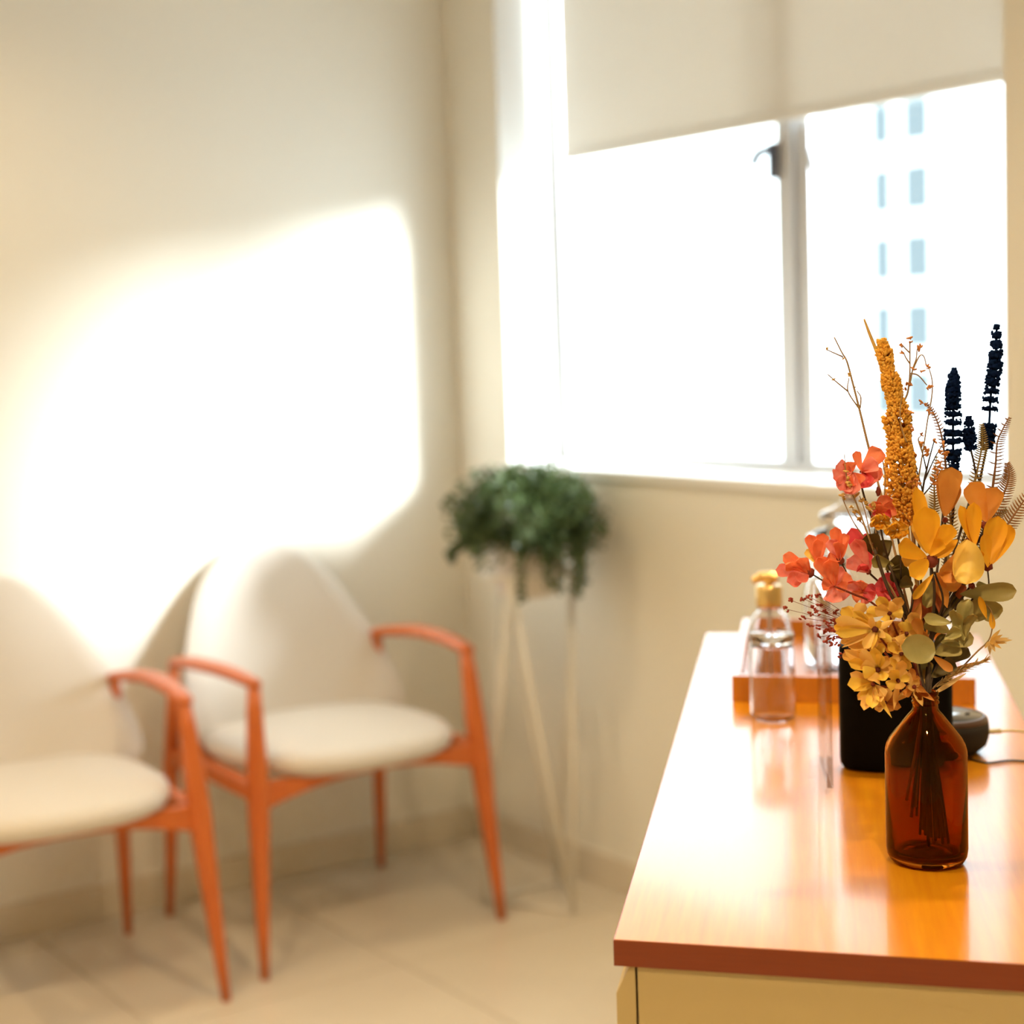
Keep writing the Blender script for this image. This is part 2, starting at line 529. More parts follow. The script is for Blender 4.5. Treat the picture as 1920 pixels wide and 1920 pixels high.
# ------------------------------------------------------------------ chairs
def superellipse_cushion(hx, hy, z0, z1, cy=0.0, pw=2.6, n=48):
    t = z1 - z0
    prof = []
    for k in range(9):
        a = -PI / 2 + PI * k / 8
        prof.append((1 - 0.085 * (1 - math.cos(a)) - (0.10 if k == 0 else 0), (z0 + z1) / 2 + t / 2 * math.sin(a)))
    prof = [(0.0, z0)] + [(0.80, z0)] + [(0.93, z0 + t * 0.08), (0.985, z0 + t * 0.28), (1.0, z0 + t * 0.52), (0.985, z0 + t * 0.74), (0.94, z0 + t * 0.90), (0.86, z0 + t * 0.98)] + [(0.6, z1 + 0.004), (0.3, z1 + 0.007), (0.0, z1 + 0.008)]
    V, F = lathe(prof, n, (0, 0, 0), pw=pw)
    return [(v[0] * hx, v[1] * hy + cy, v[2]) for v in V], F


def backrest_mesh():
    # outline half-width as function of height (leaning back, wrapped forward at the sides)
    prof = [(0.400, 0.235), (0.44, 0.262), (0.48, 0.290), (0.54, 0.284), (0.60, 0.271), (0.66, 0.252), (0.72, 0.224), (0.77, 0.200), (0.81, 0.174), (0.845, 0.145), (0.872, 0.112), (0.892, 0.075), (0.903, 0.035), (0.906, 0.002)]
    ns = 16
    def surf(z, s, hw, off):
        yb = 0.100 + 0.31 * (z - 0.42) ** 0.92 if z > 0.42 else 0.100
        wrap = 0.055 * (1 - 0.75 * max(0, (z - 0.45)) / 0.46)
        x = hw * s
        y = yb + 0.055 - wrap * (abs(x) / 0.27) ** 2.2 * 1.0
        return x, y + off, z
    V, F = [], []
    m = len(prof)
    for side in (0, 1):
        for z, hw in prof:
            for j in range(ns + 1):
                s = -1 + 2 * j / ns
                e = min(1.0, (1 - abs(s)) * hw / 0.02) if side else 1
                edge = math.sqrt(max(0, 1 - (1 - min(1, (1 - abs(s)) * hw / 0.03)) ** 2))
                zt = math.sqrt(max(0, 1 - (1 - min(1, (0.908 - z) / 0.03)) ** 2))
                th = 0.020 * min(edge, zt) if hw > 0.01 else 0
                V.append(surf(z, s, hw, -th if side == 0 else th))
    def idx(side, i, j): return side * m * (ns + 1) + i * (ns + 1) + j
    for i in range(m - 1):
        for j in range(ns):
            F.append((idx(0, i, j), idx(0, i, j + 1), idx(0, i + 1, j + 1), idx(0, i + 1, j)))
            F.append((idx(1, i, j), idx(1, i + 1, j), idx(1, i + 1, j + 1), idx(1, i, j + 1)))
    for j in range(ns):
        F.append((idx(0, 0, j), idx(1, 0, j), idx(1, 0, j + 1), idx(0, 0, j + 1)))
    return [(v[0] * 1.035 + 0.024, v[1] + 0.014, 0.4 + (v[2] - 0.4) * 0.950) for v in V], F


def make_chair(loc, label):
    t = empty('armchair', loc, label, 'chair', 'matching armchairs along the wall')
    L = lambda *a, **k: part(*a, local=True, **k)
    L('seat_cushion', superellipse_cushion(0.278, 0.268, 0.416, 0.474, -0.02), M_FABRIC, t)
    L('backrest', backrest_mesh(), M_FABRIC, t)
    for s in (-1, 1):
        # front leg: tapered, widest at the seat rail
        pf = [(s * 0.318, -0.250, 0.0), (s * 0.312, -0.241, 0.10), (s * 0.303, -0.229, 0.25), (s * 0.294, -0.218, 0.40), (s * 0.290, -0.211, 0.48), (s * 0.285, -0.204, 0.58), (s * 0.281, -0.199, 0.632)]
        L('front_leg', tube(pf, [0.0100, 0.0145, 0.0205, 0.0260, 0.0235, 0.0185, 0.0150], 12), M_CHAIRWOOD, t)
        pb = [(s * 0.305, 0.250, 0.0), (s * 0.300, 0.236, 0.15), (s * 0.294, 0.218, 0.38), (s * 0.289, 0.200, 0.52), (s * 0.285, 0.190, 0.624)]
        L('back_leg', tube(pb, [0.0095, 0.0140, 0.0200, 0.0165, 0.0125], 12), M_CHAIRWOOD, t)
        pa = bez([(s * 0.2805, -0.215, 0.638), (s * 0.292, -0.11, 0.651), (s * 0.300, 0.02, 0.652), (s * 0.292, 0.13, 0.640), (s * 0.280, 0.200, 0.629)], 6)
        nn = len(pa)
        rr = [0.019 + 0.0075 * math.sin(PI * min(1, (k / (nn - 1)) * 1.05)) for k in range(nn)]
        rr[0] = 0.013; rr[-1] = 0.012
        L('armrest', tube(pa, rr, 12, flat=((0, 0, 1), 0.55)), M_CHAIRWOOD, t)
        L('side_rail', tube([(s * 0.292, -0.215, 0.402), (s * 0.288, 0.0, 0.405), (s * 0.290, 0.215, 0.402)], 0.024, 4, flat=((0, 0, 1), 1.0)), M_CHAIRWOOD, t, smooth=False)
    # arched front apron: deep at the legs, thin in the middle, bowed forward under the cushion
    V, F = [], []
    n = 16
    for k in range(n + 1):
        u = -1 + 2 * k / n
        x = u * 0.290
        hgt = 0.014 + 0.048 * abs(u) ** 2.2
        yc = -0.216 - 0.0 * (1 - u * u)
        zt = 0.424 - 0.006 * (1 - u * u)
        for (dy, dz) in ((-0.011, 0), (0.011, 0), (0.011, -hgt), (-0.011, -hgt)):
            V.append((x, yc + dy, zt + dz))
    for k in range(n):
        for i in range(4):
            F.append((k * 4 + i, k * 4 + (i + 1) % 4, (k + 1) * 4 + (i + 1) % 4, (k + 1) * 4 + i))
    F += [(0, 1, 2, 3), (4 * n + 3, 4 * n + 2, 4 * n + 1, 4 * n)]
    L('front_apron', (V, F), M_CHAIRWOOD, t, smooth=False)
    L('rear_rail', box(-0.288, 0.288, 0.195, 0.217, 0.375, 0.42, 0.003), M_CHAIRWOOD, t, smooth=False)
    return t


chair = make_chair((1.985, 3.400, 0), 'cream upholstered armchair with orange wood frame nearest the corner plant')
c2 = chair.copy()
COL.objects.link(c2)
c2.location = (1.232, 3.352, 0)
c2.rotation_euler = (0, 0, math.radians(-1.5))
c2['label'] = 'cream armchair with orange wood frame cut off by the left edge of the photo'
for ch in list(chair.children):
    c = ch.copy()
    COL.objects.link(c)
    c.parent = c2

# ------------------------------------------------------------------ plant on wire stand
PX, PY = 2.455, 3.205
pst = empty('plant_stand', (PX, PY, 0), 'tall white zigzag wire plant stand in the corner by the window', 'plant stand')
RTOP, RBOT, ZT = 0.105, 0.130, 0.80
tops, bots = [], []
for k in range(3):
    a = math.radians(-150 + 120 * k)
    tops.append(Vector((PX + RTOP * math.cos(a), PY + RTOP * math.sin(a), ZT)))
    a += math.radians(60)
    bots.append(Vector((PX + RBOT * math.cos(a), PY + RBOT * math.sin(a), 0.006)))
ring = [(PX + RTOP * math.cos(2 * PI * k / 36), PY + RTOP * math.sin(2 * PI * k / 36), ZT) for k in range(37)]
part('top_ring', tube(ring, 0.006, 8, cap=False), M_STAND, pst)
for k in range(3):
    part('rod', tube([tops[k], bots[k]], 0.0062, 8), M_STAND, pst)
    part('rod', tube([tops[(k + 1) % 3], bots[k]], 0.0062, 8), M_STAND, pst)
part('base_wire', tube(bots + [bots[0]], 0.005, 8, cap=False), M_STAND, pst)

pl = empty('potted_plant', (PX, PY, ZT - 0.06), 'bushy small leaved green plant in white pot on wire stand', 'plant')
part('pot', lathe([(0.0, -0.055), (0.062, -0.055), (0.072, -0.045), (0.090, 0.05), (0.094, 0.085), (0.088, 0.085), (0.084, 0.07), (0.0, 0.07)], 36, (PX, PY, ZT)), M_POT, pl)
part('soil', lathe([(0.0, 0.071), (0.083, 0.071), (0.083, 0.074), (0.0, 0.074)], 24, (PX, PY, ZT)), M_SOIL, pl)
rnd = random.Random(3)
V, F = [], []
SV, SF = [], []
def add_leaf(c, d, L, w, V, F, rnd):
    s = d.cross(Vector((rnd.uniform(-1, 1), rnd.uniform(-1, 1), rnd.uniform(-1, 1)))).normalized()
    nrm = d.cross(s)
    n = len(V)
    V += [c, c + d * L * 0.45 + s * w + nrm * w * 0.25, c + d * L, c + d * L * 0.45 - s * w + nrm * w * 0.25]
    F.append((n, n + 1, n + 2)); F.append((n, n + 2, n + 3))
for k in range(7500):
    a = rnd.uniform(0, 2 * PI); cz = rnd.uniform(-0.75, 1)
    rr_ = math.sqrt(max(0, 1 - cz * cz))
    lump = 1 + 0.12 * math.sin(5 * a + 3 * cz) + 0.08 * math.sin(11 * a - 7 * cz)
    u = rnd.uniform(0.55, 1.0) * lump
    x, y = 0.168 * rr_ * math.cos(a) * u, 0.168 * rr_ * math.sin(a) * u
    z = 0.940 + 0.122 * cz * u - 0.012
    if math.hypot(x, y) < 0.105 and z < 0.885: continue
    c = Vector((PX + x, PY + y, z))
    if c.x > XW - 0.02: c.x = XW - 0.02 - rnd.uniform(0, 0.02)
    d = (Vector((x, y, cz * 0.1)) .normalized() + Vector((rnd.uniform(-1, 1), rnd.uniform(-1, 1), rnd.uniform(-1, 1))) * 0.9).normalized()
    add_leaf(c, d, rnd.uniform(0.011, 0.020), rnd.uniform(0.0045, 0.008), V, F, rnd)
# trailing shoots on the camera side and left
stems = []
right = RT
for (off, drop, back) in ((0.045, 0.105, 0.10), (0.075, 0.11, 0.09), (0.095, 0.10, 0.07), (-0.03, 0.12, 0.10), (-0.155, 0.03, 0.02), (0.02, 0.09, 0.11), (0.085, 0.125, 0.06)):
    p0 = Vector((PX, PY, 0.90)) + right * off * 0.7 - FW * back * 0.7
    p1 = Vector((PX, PY, 0.87)) + right * off * 1.15 - FW * (back + 0.03)
    p2 = Vector((PX, PY, 0.88 - drop)) + right * off * 1.2 - FW * (back + 0.03)
    pts = bez([p0, p1, p2], 8)
    stems.append(tube(pts, 0.0013, 5))
    for q in pts:
        for _ in range(9):
            d = Vector((rnd.uniform(-1, 1), rnd.uniform(-1, 1), rnd.uniform(-1, 0.4))).normalized()
            add_leaf(q + d * 0.004, d, rnd.uniform(0.010, 0.018), rnd.uniform(0.004, 0.007), V, F, rnd)
part('foliage', (V, F), M_LEAF, pl, False, kind='stuff')
part('stems', join(*stems), M_DKSTEM, pl, kind='stuff')

# ------------------------------------------------------------------ sideboard
CT = 0.31596                                             # yaw of the sideboard from the viewing axis
ca_, sa_ = math.cos(CT), math.sin(CT)
CW_ = RT * ca_ - FW * sa_                                # across (to the right)
CL_ = RT * sa_ + FW * ca_                                # along (away)
ZC = 0.88


def C(w, d, z=ZC):
    v = CW_ * w + CL_ * d
    return Vector((v.x, v.y, z))


def cbox(w0, w1, d0, d1, z0, z1, bev=0.0):
    V, F = box(w0, w1, d0, d1, z0, z1, bev)
    return [C(v[0], v[1], v[2]) for v in V], F


W0, W1, D0_, D1_ = -0.157, 0.242, 1.3575, 2.751
yaw = math.atan2(CL_.y, CL_.x) - PI / 2


def crot_part(name, vf, material, parent, origin, smooth=False, label=None):
    """part given in sideboard axes (w, d, z) relative to origin; rotated with the sideboard so the grain follows it"""
    me = bpy.data.meshes.new(name)
    me.from_pydata(vf[0], [], vf[1])
    me.materials.append(material)
    if smooth: me.polygons.foreach_set('use_smooth', [True] * len(me.polygons))
    o = bpy.data.objects.new(name, me)
    COL.objects.link(o)
    o.rotation_euler = (0, 0, yaw)
    o.parent = parent
    o.location = origin - ORG[parent.name]
    ORG[o.name] = origin
    if label: o['label'] = label
    return o


sb = empty('sideboard', C((W0 + W1) / 2, (D0_ + D1_) / 2, 0), 'long cream sideboard with glossy honey wood top in the foreground', 'sideboard')
so = C((W0 + W1) / 2, (D0_ + D1_) / 2, 0)
hw_, hd_ = (W1 - W0) / 2, (D1_ - D0_) / 2
TT = 0.022
crot_part('top', box(-hw_ + 0.0008, hw_ - 0.0008, -hd_ + 0.0008, hd_ - 0.0008, ZC - TT, ZC), M_TOP, sb, so)
crot_part('edge_band', join(box(-hw_, hw_, -hd_, -hd_ + 0.0008, ZC - TT, ZC - 0.0004), box(-hw_, hw_, hd_ - 0.0008, hd_, ZC - TT, ZC - 0.0004),
                            box(-hw_, -hw_ + 0.0008, -hd_ + 0.0008, hd_ - 0.0008, ZC - TT, ZC - 0.0004), box(hw_ - 0.0008, hw_, -hd_ + 0.0008, hd_ - 0.0008, ZC - TT, ZC - 0.0004)), M_EDGE, sb, so, label='red brown front edge')
crot_part('end_panel', box(-hw_ + 0.0185, hw_ - 0.002, -hd_ + 0.002, -hd_ + 0.020, 0.08, ZC - TT), M_CAB, sb, so)
crot_part('end_panel', box(-hw_ + 0.0185, hw_ - 0.002, hd_ - 0.020, hd_ - 0.002, 0.08, ZC - TT), M_CAB, sb, so)
crot_part('carcass', box(-hw_ + 0.0205, hw_ - 0.004, -hd_ + 0.020, hd_ - 0.020, 0.08, ZC - TT), M_CAB, sb, so)
crot_part('plinth', box(-hw_ + 0.05, hw_ - 0.03, -hd_ + 0.03, hd_ - 0.03, 0.0, 0.08), M_GAP, sb, so)
for k in range(3):
    a = -hd_ + 0.002 + k * (2 * hd_ - 0.004) / 3
    b = a + (2 * hd_ - 0.004) / 3 - 0.003
    V, F = box(-hw_ + 0.001, -hw_ + 0.0165, a, b, 0.09, ZC - TT - 0.002)
    # finger bevel along the top of each door
    V = [(v[0] + (0.0125 if (v[2] > 0.5 and v[0] < -hw_ + 0.005) else 0), v[1], v[2]) for v in V]
    lower = box(-hw_ + 0.001, -hw_ + 0.0165, a, b, 0.09, ZC - TT - 0.024)
    V2 = [(-hw_ + 0.001, a, ZC - TT - 0.024), (-hw_ + 0.0165, a, ZC - TT - 0.024), (-hw_ + 0.0165, b, ZC - TT - 0.024), (-hw_ + 0.001, b, ZC - TT - 0.024),
          (-hw_ + 0.0120, a, ZC - TT - 0.001), (-hw_ + 0.0165, a, ZC - TT - 0.001), (-hw_ + 0.0165, b, ZC - TT - 0.001), (-hw_ + 0.0120, b, ZC - TT - 0.001)]
    crot_part('door', join(lower, (V2, lower[1])), M_CAB, sb, so)

# tray near the far end
tr = empty('wooden_tray', C(0.02, 2.4), 'orange wood tray holding glass jars at far end of sideboard', 'tray')
T0w, T1w, T0d, T1d, TZ = -0.099, 0.195, 2.254, 2.690, 0.0345
to = C((T0w + T1w) / 2, (T0d + T1d) / 2)
thw, thd = (T1w - T0w) / 2, (T1d - T0d) / 2
crot_part('tray_floor', box(-thw + 0.01, thw - 0.01, -thd + 0.01, thd - 0.01, 0.0, 0.008), M_TRAY, tr, to)
crot_part('tray_side', box(-thw, -thw + 0.010, -thd, thd, 0.0, TZ, 0.001), M_TRAY, tr, to)
crot_part('tray_side', box(thw - 0.010, thw, -thd, thd, 0.0, TZ, 0.001), M_TRAY, tr, to)
crot_part('tray_side', box(-thw + 0.01, thw - 0.01, -thd, -thd + 0.010, 0.0, TZ, 0.001), M_TRAY, tr, to)
crot_part('tray_side', box(-thw + 0.01, thw - 0.01, thd - 0.010, thd, 0.0, TZ, 0.001), M_TRAY, tr, to)
TFZ = ZC + 0.0085


def vessel(outer, t=0.0022, base=0.005):
    """closed glass wall from an outer profile [(r,z)]: outer then inner back down"""
    inner = [(max(r - t, 0.0005), z) for r, z in outer if z > base]
    inner = [(inner[0][0], base)] + inner
    prof = [(0.0, 0.0)] + [(r, z) for r, z in outer] + inner[::-1] + [(0.0, base)]
    return prof


def glass(name, prof, loc, material, parent, n=48):
    return part(name, lathe(prof, n, loc), material, parent, True)


# clear tumbler with lid, in front of the tray
def inray(px, py, z):
    return onz(px, py, z)


tb = inray(1450, 1346, ZC + 0.0005)
e = empty('glass_jar', tb, 'small clear glass jar with flat glass lid in front of the tray', 'jar')
glass('jar_body', vessel([(0.020, 0.0), (0.0245, 0.002), (0.0270, 0.007), (0.0272, 0.040), (0.0268, 0.086), (0.0255, 0.090), (0.0245, 0.0945)], 0.002, 0.006), tb, M_CLEAR, e)
part('lid', lathe([(0.0, 0.095), (0.0255, 0.095), (0.0265, 0.098), (0.0265, 0.106), (0.0250, 0.108), (0.0, 0.108)], 40, tb), M_CLEAR, e)

# pump bottle standing in the tray
pb = C(-0.052, 2.345, TFZ)
e = empty('pump_bottle', pb, 'clear glass soap dispenser with gold pump head in the tray', 'bottle')
glass('bottle_body', vessel([(0.022, 0.0), (0.0265, 0.002), (0.0280, 0.006), (0.0280, 0.072), (0.0265, 0.082), (0.0215, 0.090), (0.0165, 0.094), (0.0150, 0.098), (0.0150, 0.106)], 0.002, 0.005), pb, M_CLEAR, e)
part('collar', lathe([(0.0, 0.102), (0.0168, 0.102), (0.0172, 0.105), (0.0172, 0.128), (0.0150, 0.131), (0.0, 0.131)], 36, pb), M_GOLD, e)
part('pump_stem', lathe([(0.0, 0.131), (0.0065, 0.131), (0.0065, 0.139), (0.0, 0.139)], 20, pb), M_GOLD, e)
nz = [Vector(pb) + Vector((0, 0, 0.141)) + CW_ * 0.012, Vector(pb) + Vector((0, 0, 0.142)), Vector(pb) + Vector((0, 0, 0.1415)) - CW_ * 0.011, Vector(pb) + Vector((0, 0, 0.136)) - CW_ * 0.021]
part('nozzle', tube(bez(nz, 5), [0.0085] * 6 + [0.0075] * 5 + [0.0055] * 4 + [0.0045], 12), M_GOLD, e)
part('dip_tube', tube([Vector(pb) + Vector((0, 0, 0.008)), Vector(pb) + Vector((0, 0, 0.104))], 0.0022, 8), M_TUBE, e)

# round shouldered flask behind it
fk = C(0.030, 2.44, TFZ)
e = empty('round_flask', fk, 'round bodied clear glass flask in middle of the tray', 'jar')
glass('flask_body', vessel([(0.026, 0.0), (0.034, 0.003), (0.038, 0.010), (0.0385, 0.060), (0.0385, 0.100), (0.034, 0.120), (0.024, 0.132), (0.018, 0.137), (0.018, 0.150)], 0.0025, 0.007), fk, M_CLEAR, e)
part('stopper', join(lathe([(0.0, 0.1505), (0.0195, 0.1505), (0.0195, 0.156), (0.0, 0.156)], 32, fk), ball(Vector(fk) + Vector((0, 0, 0.168)), 0.0122, 16, 10)), M_CLEAR, e)

# tall apothecary jar with knobbed lid, partly behind the flowers
aj = C(0.058, 2.600, TFZ)
e = empty('tall_glass_jar', aj, 'tall clear apothecary jar with knobbed lid behind the pink flowers', 'jar')
glass('jar_body', vessel([(0.040, 0.0), (0.055, 0.003), (0.060, 0.012), (0.060, 0.134), (0.057, 0.142), (0.0575, 0.147), (0.0615, 0.150), (0.0630, 0.157), (0.0615, 0.164), (0.0575, 0.167)], 0.005, 0.010), aj, M_CLEAR, e)
part('lid', lathe([(0.0, 0.1675), (0.050, 0.1675), (0.0500, 0.172), (0.034, 0.177), (0.034, 0.181), (0.040, 0.183), (0.0430, 0.188), (0.0425, 0.196), (0.038, 0.200), (0.024, 0.206), (0.012, 0.214), (0.009, 0.240), (0.0, 0.240)], 48, aj), M_CLEAR, e)
part('knob', ball(Vector(aj) + Vector((0, 0, 0.2530)), 0.0135, 20, 12), M_CLEAR, e)

# clear acrylic holder seen edge-on
an = C(0.017, 1.844, ZC)
e = empty('acrylic_holder', an, 'upright clear acrylic sheet seen edge on beside the black canister', 'holder')
ang = math.radians(-1.0)
V, F = box(-0.0030, 0.0030, 0, 0.135, 0.0, 0.200, 0.0006)
V = [(v[0] - v[1] * 0.06, v[1], v[2]) for v in V]
crot_part('upright_sheet', (V, F), M_ACRYL, e, an)

# black canister
bk = C(0.086, 1.936, ZC)
e = empty('black_canister', bk, 'matt black upright canister with rounded corners behind the amber bottle', 'canister')
V, F = lathe([(0.0, 0.0008), (0.050, 0.0008), (0.0545, 0.002), (0.0572, 0.006), (0.0578, 0.012), (0.0578, 0.120), (0.0570, 0.123), (0.0, 0.123)], 64, (0, 0, 0), pw=3.2, sy=0.48)
crot_part('body', (V, F), M_BLACK, e, bk, True)
V, F = lathe([(0.0, 0.1235), (0.0572, 0.1235), (0.0578, 0.125), (0.0578, 0.135), (0.0565, 0.1375), (0.0, 0.139)], 64, (0, 0, 0), pw=3.2, sy=0.48)
crot_part('lid', (V, F), M_BLACK, e, bk, True)

# round speaker puck and its cables
pk = C(0.1395, 2.019, ZC)
e = empty('round_speaker', pk, 'round dark puck speaker with glossy top at right of canister', 'speaker')
part('cloth_side', lathe([(0.0, 0.0005), (0.034, 0.0005), (0.038, 0.003), (0.0455, 0.010), (0.0480, 0.018), (0.0485, 0.028), (0.0478, 0.0365), (0.0, 0.0365)], 56, pk), M_PUCKSIDE, e)
part('rim', lathe([(0.0478, 0.0366), (0.0470, 0.0395), (0.0445, 0.0420), (0.0425, 0.0424), (0.0425, 0.0366)], 56, pk, close=True), M_RING, e, label='brown grey rim')
part('top_plate', lathe([(0.0, 0.0425), (0.0415, 0.0423), (0.0422, 0.0415), (0.0422, 0.0368), (0.0, 0.0368)], 56, pk), M_PUCKTOP, e)
bt = []
for k in range(4):
    a = k * PI / 2 + yaw
    bt.append(lathe([(0.0, 0.0426), (0.003, 0.0426), (0.0026, 0.0434), (0.0, 0.0434)], 12, Vector(pk) + Vector((0.026 * math.cos(a), 0.026 * math.sin(a), 0))))
    part('button', bt[-1], M_PUCKSIDE, e)
cdir = (W(1920, 1400, 1.95) - W(1850, 1384, 1.95)).normalized()
cdir.z = 0
cdir.normalize()
q0 = Vector(pk) + cdir * 0.0485 + Vector((0, 0, 0.0195))
cable = [q0 + cdir * 0.016, q0 + cdir * 0.030, q0 + cdir * 0.048 + Vector((0, 0, -0.004)), q0 + cdir * 0.075 + Vector((0, 0, -0.0165)), q0 + cdir * 0.16 + Vector((0, 0, -0.0168))]
e = empty('charging_cable', q0, 'cream charging cable plugged into the puck speaker', 'cable')
part('plug', tube([q0 + cdir * 0.001, q0 + cdir * 0.016], 0.0036, 12, flat=((0, 0, 1), 0.8)), M_WHITECABLE, e)
part('cord', tube(bez(cable, 8), 0.0016, 8), M_WHITECABLE, e)
dk = [onz(1700, 1416, ZC + 0.0013), onz(1812, 1420, ZC + 0.0013), onz(1850, 1430, ZC + 0.0013), onz(1900, 1426, ZC + 0.0013), onz(1990, 1434, ZC + 0.0013)]
dk[0] = onz(1800, 1412, ZC + 0.0013)
o = part('thin_cable', tube(bez(dk, 8), 0.0011, 8), M_DARKCABLE)
tag(o, 'thin dark cable lying on sideboard below the puck speaker', 'cable')

# ------------------------------------------------------------------ amber bottle
BB = onz(1738, 1614, ZC + 0.0005)
e = empty('amber_bottle', BB, 'amber glass bottle used as vase for the dried bouquet', 'bottle')
PXM = 1.5497 / FPX                                       # metres per pixel at the bottle
RB = 71.5 * PXM
outer = [(RB * 0.78, 0.0), (RB * 0.90, 0.0022), (RB * 0.975, 0.0070), (RB, 0.0135), (RB, 0.099), (RB * 0.99, 0.1035), (RB * 0.955, 0.1085), (RB * 0.87, 0.1145),
         (RB * 0.62, 0.1262), (RB * 0.42, 0.1355), (0.0120, 0.1385), (0.0108, 0.1410), (0.0106, 0.1440), (0.0108, 0.1450),
         (0.0118, 0.1460), (0.0118, 0.1474), (0.0108, 0.1484), (0.0108, 0.1492), (0.0116, 0.1500), (0.0116, 0.1512), (0.0106, 0.1520), (0.0106, 0.1530), (0.0113, 0.1540), (0.0113, 0.1556), (0.0106, 0.1565), (0.0098, 0.1568)]
inner = [(RB - 0.0024, 0.0150), (RB - 0.0022, 0.099), (RB - 0.0026, 0.1030), (RB * 0.955 - 0.0028, 0.1070), (RB * 0.87 - 0.0026, 0.1128), (RB * 0.62 - 0.0022, 0.1246), (0.0118, 0.1335), (0.0094, 0.1372), (0.0084, 0.1400), (0.0082, 0.150), (0.0086, 0.1560)]
prof = [(0.0, 0.0025), (RB * 0.55, 0.0015), (RB * 0.66, 0.0)] + outer + inner[::-1] + [(RB - 0.0060, 0.0085), (RB * 0.55, 0.0065), (0.0, 0.0075)]
part('glass_body', lathe(prof, 72, BB), M_AMBER, e)

# ------------------------------------------------------------------ bouquet helpers (pixel positions at their own depths)
DB = 1.5497
MOUTH = Vector(BB) + Vector((0, 0, 0.152))
VIEW = (MOUTH - EYE).normalized()
B_R = CX_.copy()
GRP = 'dried stems in the amber bottle'


def P(px, py, dd=0.0):
    return W(px, py, DB + dd)


def petal(parent, b, t, w, db, dt, material, cup=0.3, curl=0.12, tip='round', roll=0.0, name='petal', nu=12, nv=8, ripple=0.0, world=False, bend=0.0):
    b3, t3 = (b, t) if world else (P(b[0], b[1], db), P(t[0], t[1], dt))
    wm = w * PXM * 0.5 if not world else w * 0.5
    ax = t3 - b3
    L = ax.length
    a = ax.normalized()
    v = ((b3 + t3) / 2 - EYE).normalized()
    s = a.cross(v)
    if s.length < 1e-4: s = B_R.copy()
    s.normalize()
    if roll: s = Matrix.Rotation(roll, 3, a) @ s
    n = s.cross(a).normalized()
    if n.dot(v) > 0: n = -n                               # n points towards the camera
    V, F = [], []
    ph = random.uniform(0, 6.28)
    for i in range(nu + 1):
        u = i / nu
        if tip == 'round': h = (math.sin(PI * min(1, u ** 0.80) * 0.5) ** 0.9) * (1 - max(0, (u - 0.62) / 0.38) ** 2.2) ** 0.5 if u < 1 else 0.0
        elif tip == 'point': h = math.sin(PI * u ** 0.75) ** 0.8 if 0 < u < 1 else 0.0
        elif tip == 'wide': h = (u ** 0.55) * (1 - max(0, (u - 0.72) / 0.28) ** 2.6) ** 0.5 if u < 1 else 0.0
        elif tip == 'disc': h = math.sqrt(max(0, 1 - (2 * u - 1) ** 2))
        elif tip == 'strap': h = 0.5 + 0.5 * min(1, u * 3) if u < 0.85 else 1 - ((u - 0.85) / 0.15) ** 2
        else: h = math.sin(PI * u)
        h = max(h, 0.05)
        for j in range(nv + 1):
            q = -1 + 2 * j / nv
            off = cup * wm * (q * q - 0.35) * h + curl * L * math.sin(PI * u) * -1 + ripple * wm * math.sin(5 * u + 3.1 * q + ph) * abs(q)
            V.append(b3 + ax * u + s * (wm * h * q + bend * L * math.sin(PI * u)) + n * off)
    for i in range(nu):
        for j in range(nv):
            k = i * (nv + 1) + j
            F.append((k, k + 1, k + nv + 2, k + nv + 1))
    return part(name, (V, F), material, parent, True)


def stem_pts(px_list):
    return bez([P(*p) for p in px_list], 7)


def base_in_bottle(dx=0.0, dd=0.0, z=0.020):
    return Vector(BB) + Vector((0, 0, z)) + B_R * dx * 1.5 - FW * dd * 1.5


def neck(dx=0.0, dd=0.0, z=0.150):
    return Vector(BB) + Vector((0, 0, z)) + B_R * dx - FW * dd


def long_stem(name, parent, top_pts, r0=0.0011, r1=0.0008, bx=0.0, bd=0.0, nx=0.0, nd=0.0, z=0.02, material=None):
    """stem from inside the bottle through the neck to the listed (px,py,dd) points"""
    pts = [base_in_bottle(bx, bd, z), neck(nx, nd, 0.138), neck(nx, nd, 0.158)] + [P(*p) for p in top_pts]
    c = bez(pts, 7)
    n = len(c)
    return part(name, tube(c, [r0 + (r1 - r0) * k / (n - 1) for k in range(n)], 6), material or M_DKSTEM, parent)


def thing(name, label, cat='dried flower'):
    return empty(name, MOUTH, label, cat, GRP)


# --- golden plume spike -------------------------------------------------------
rnd = random.Random(11)
def florets(path, width, count, r, rnd, along=1.0):
    c = bez(path, 12)
    n = len(c)
    out = []
    for k in range(count):
        f = rnd.random() * (n - 1.001)
        i = int(f)
        p = c[i].lerp(c[i + 1], f - i)
        w = width(f / (n - 1))
        t = (c[i + 1] - c[i]).normalized()
        a = rnd.uniform(0, 2 * PI)
        s = t.cross(VIEW).normalized()
        u = t.cross(s)
        rad = w * math.sqrt(rnd.uniform(0.25, 1.0))
        q = p + s * (rad * math.cos(a)) + u * (rad * math.sin(a))
        d = (s * math.cos(a) + u * math.sin(a) + t * 0.9 + Vector((rnd.uniform(-.5, .5), rnd.uniform(-.5, .5), rnd.uniform(-.5, .5)))).normalized()
        out.append(ball(q, r * rnd.uniform(0.7, 1.3), 5, 4, (0.75, 0.75, 1.25), d, 0.18))
    return out

def lumpw(base, phase):
    def w(u):
        k = base * (0.55 + 0.75 * math.sin(PI * min(1, u * 0.55 + 0.18)))
        taper = min(1.0, (1 - u) / 0.16 + 0.55) if u > 0.84 else 1
        return k * taper * (1 + 0.16 * math.sin(26 * u + phase) + 0.08 * math.sin(61 * u))
    return w

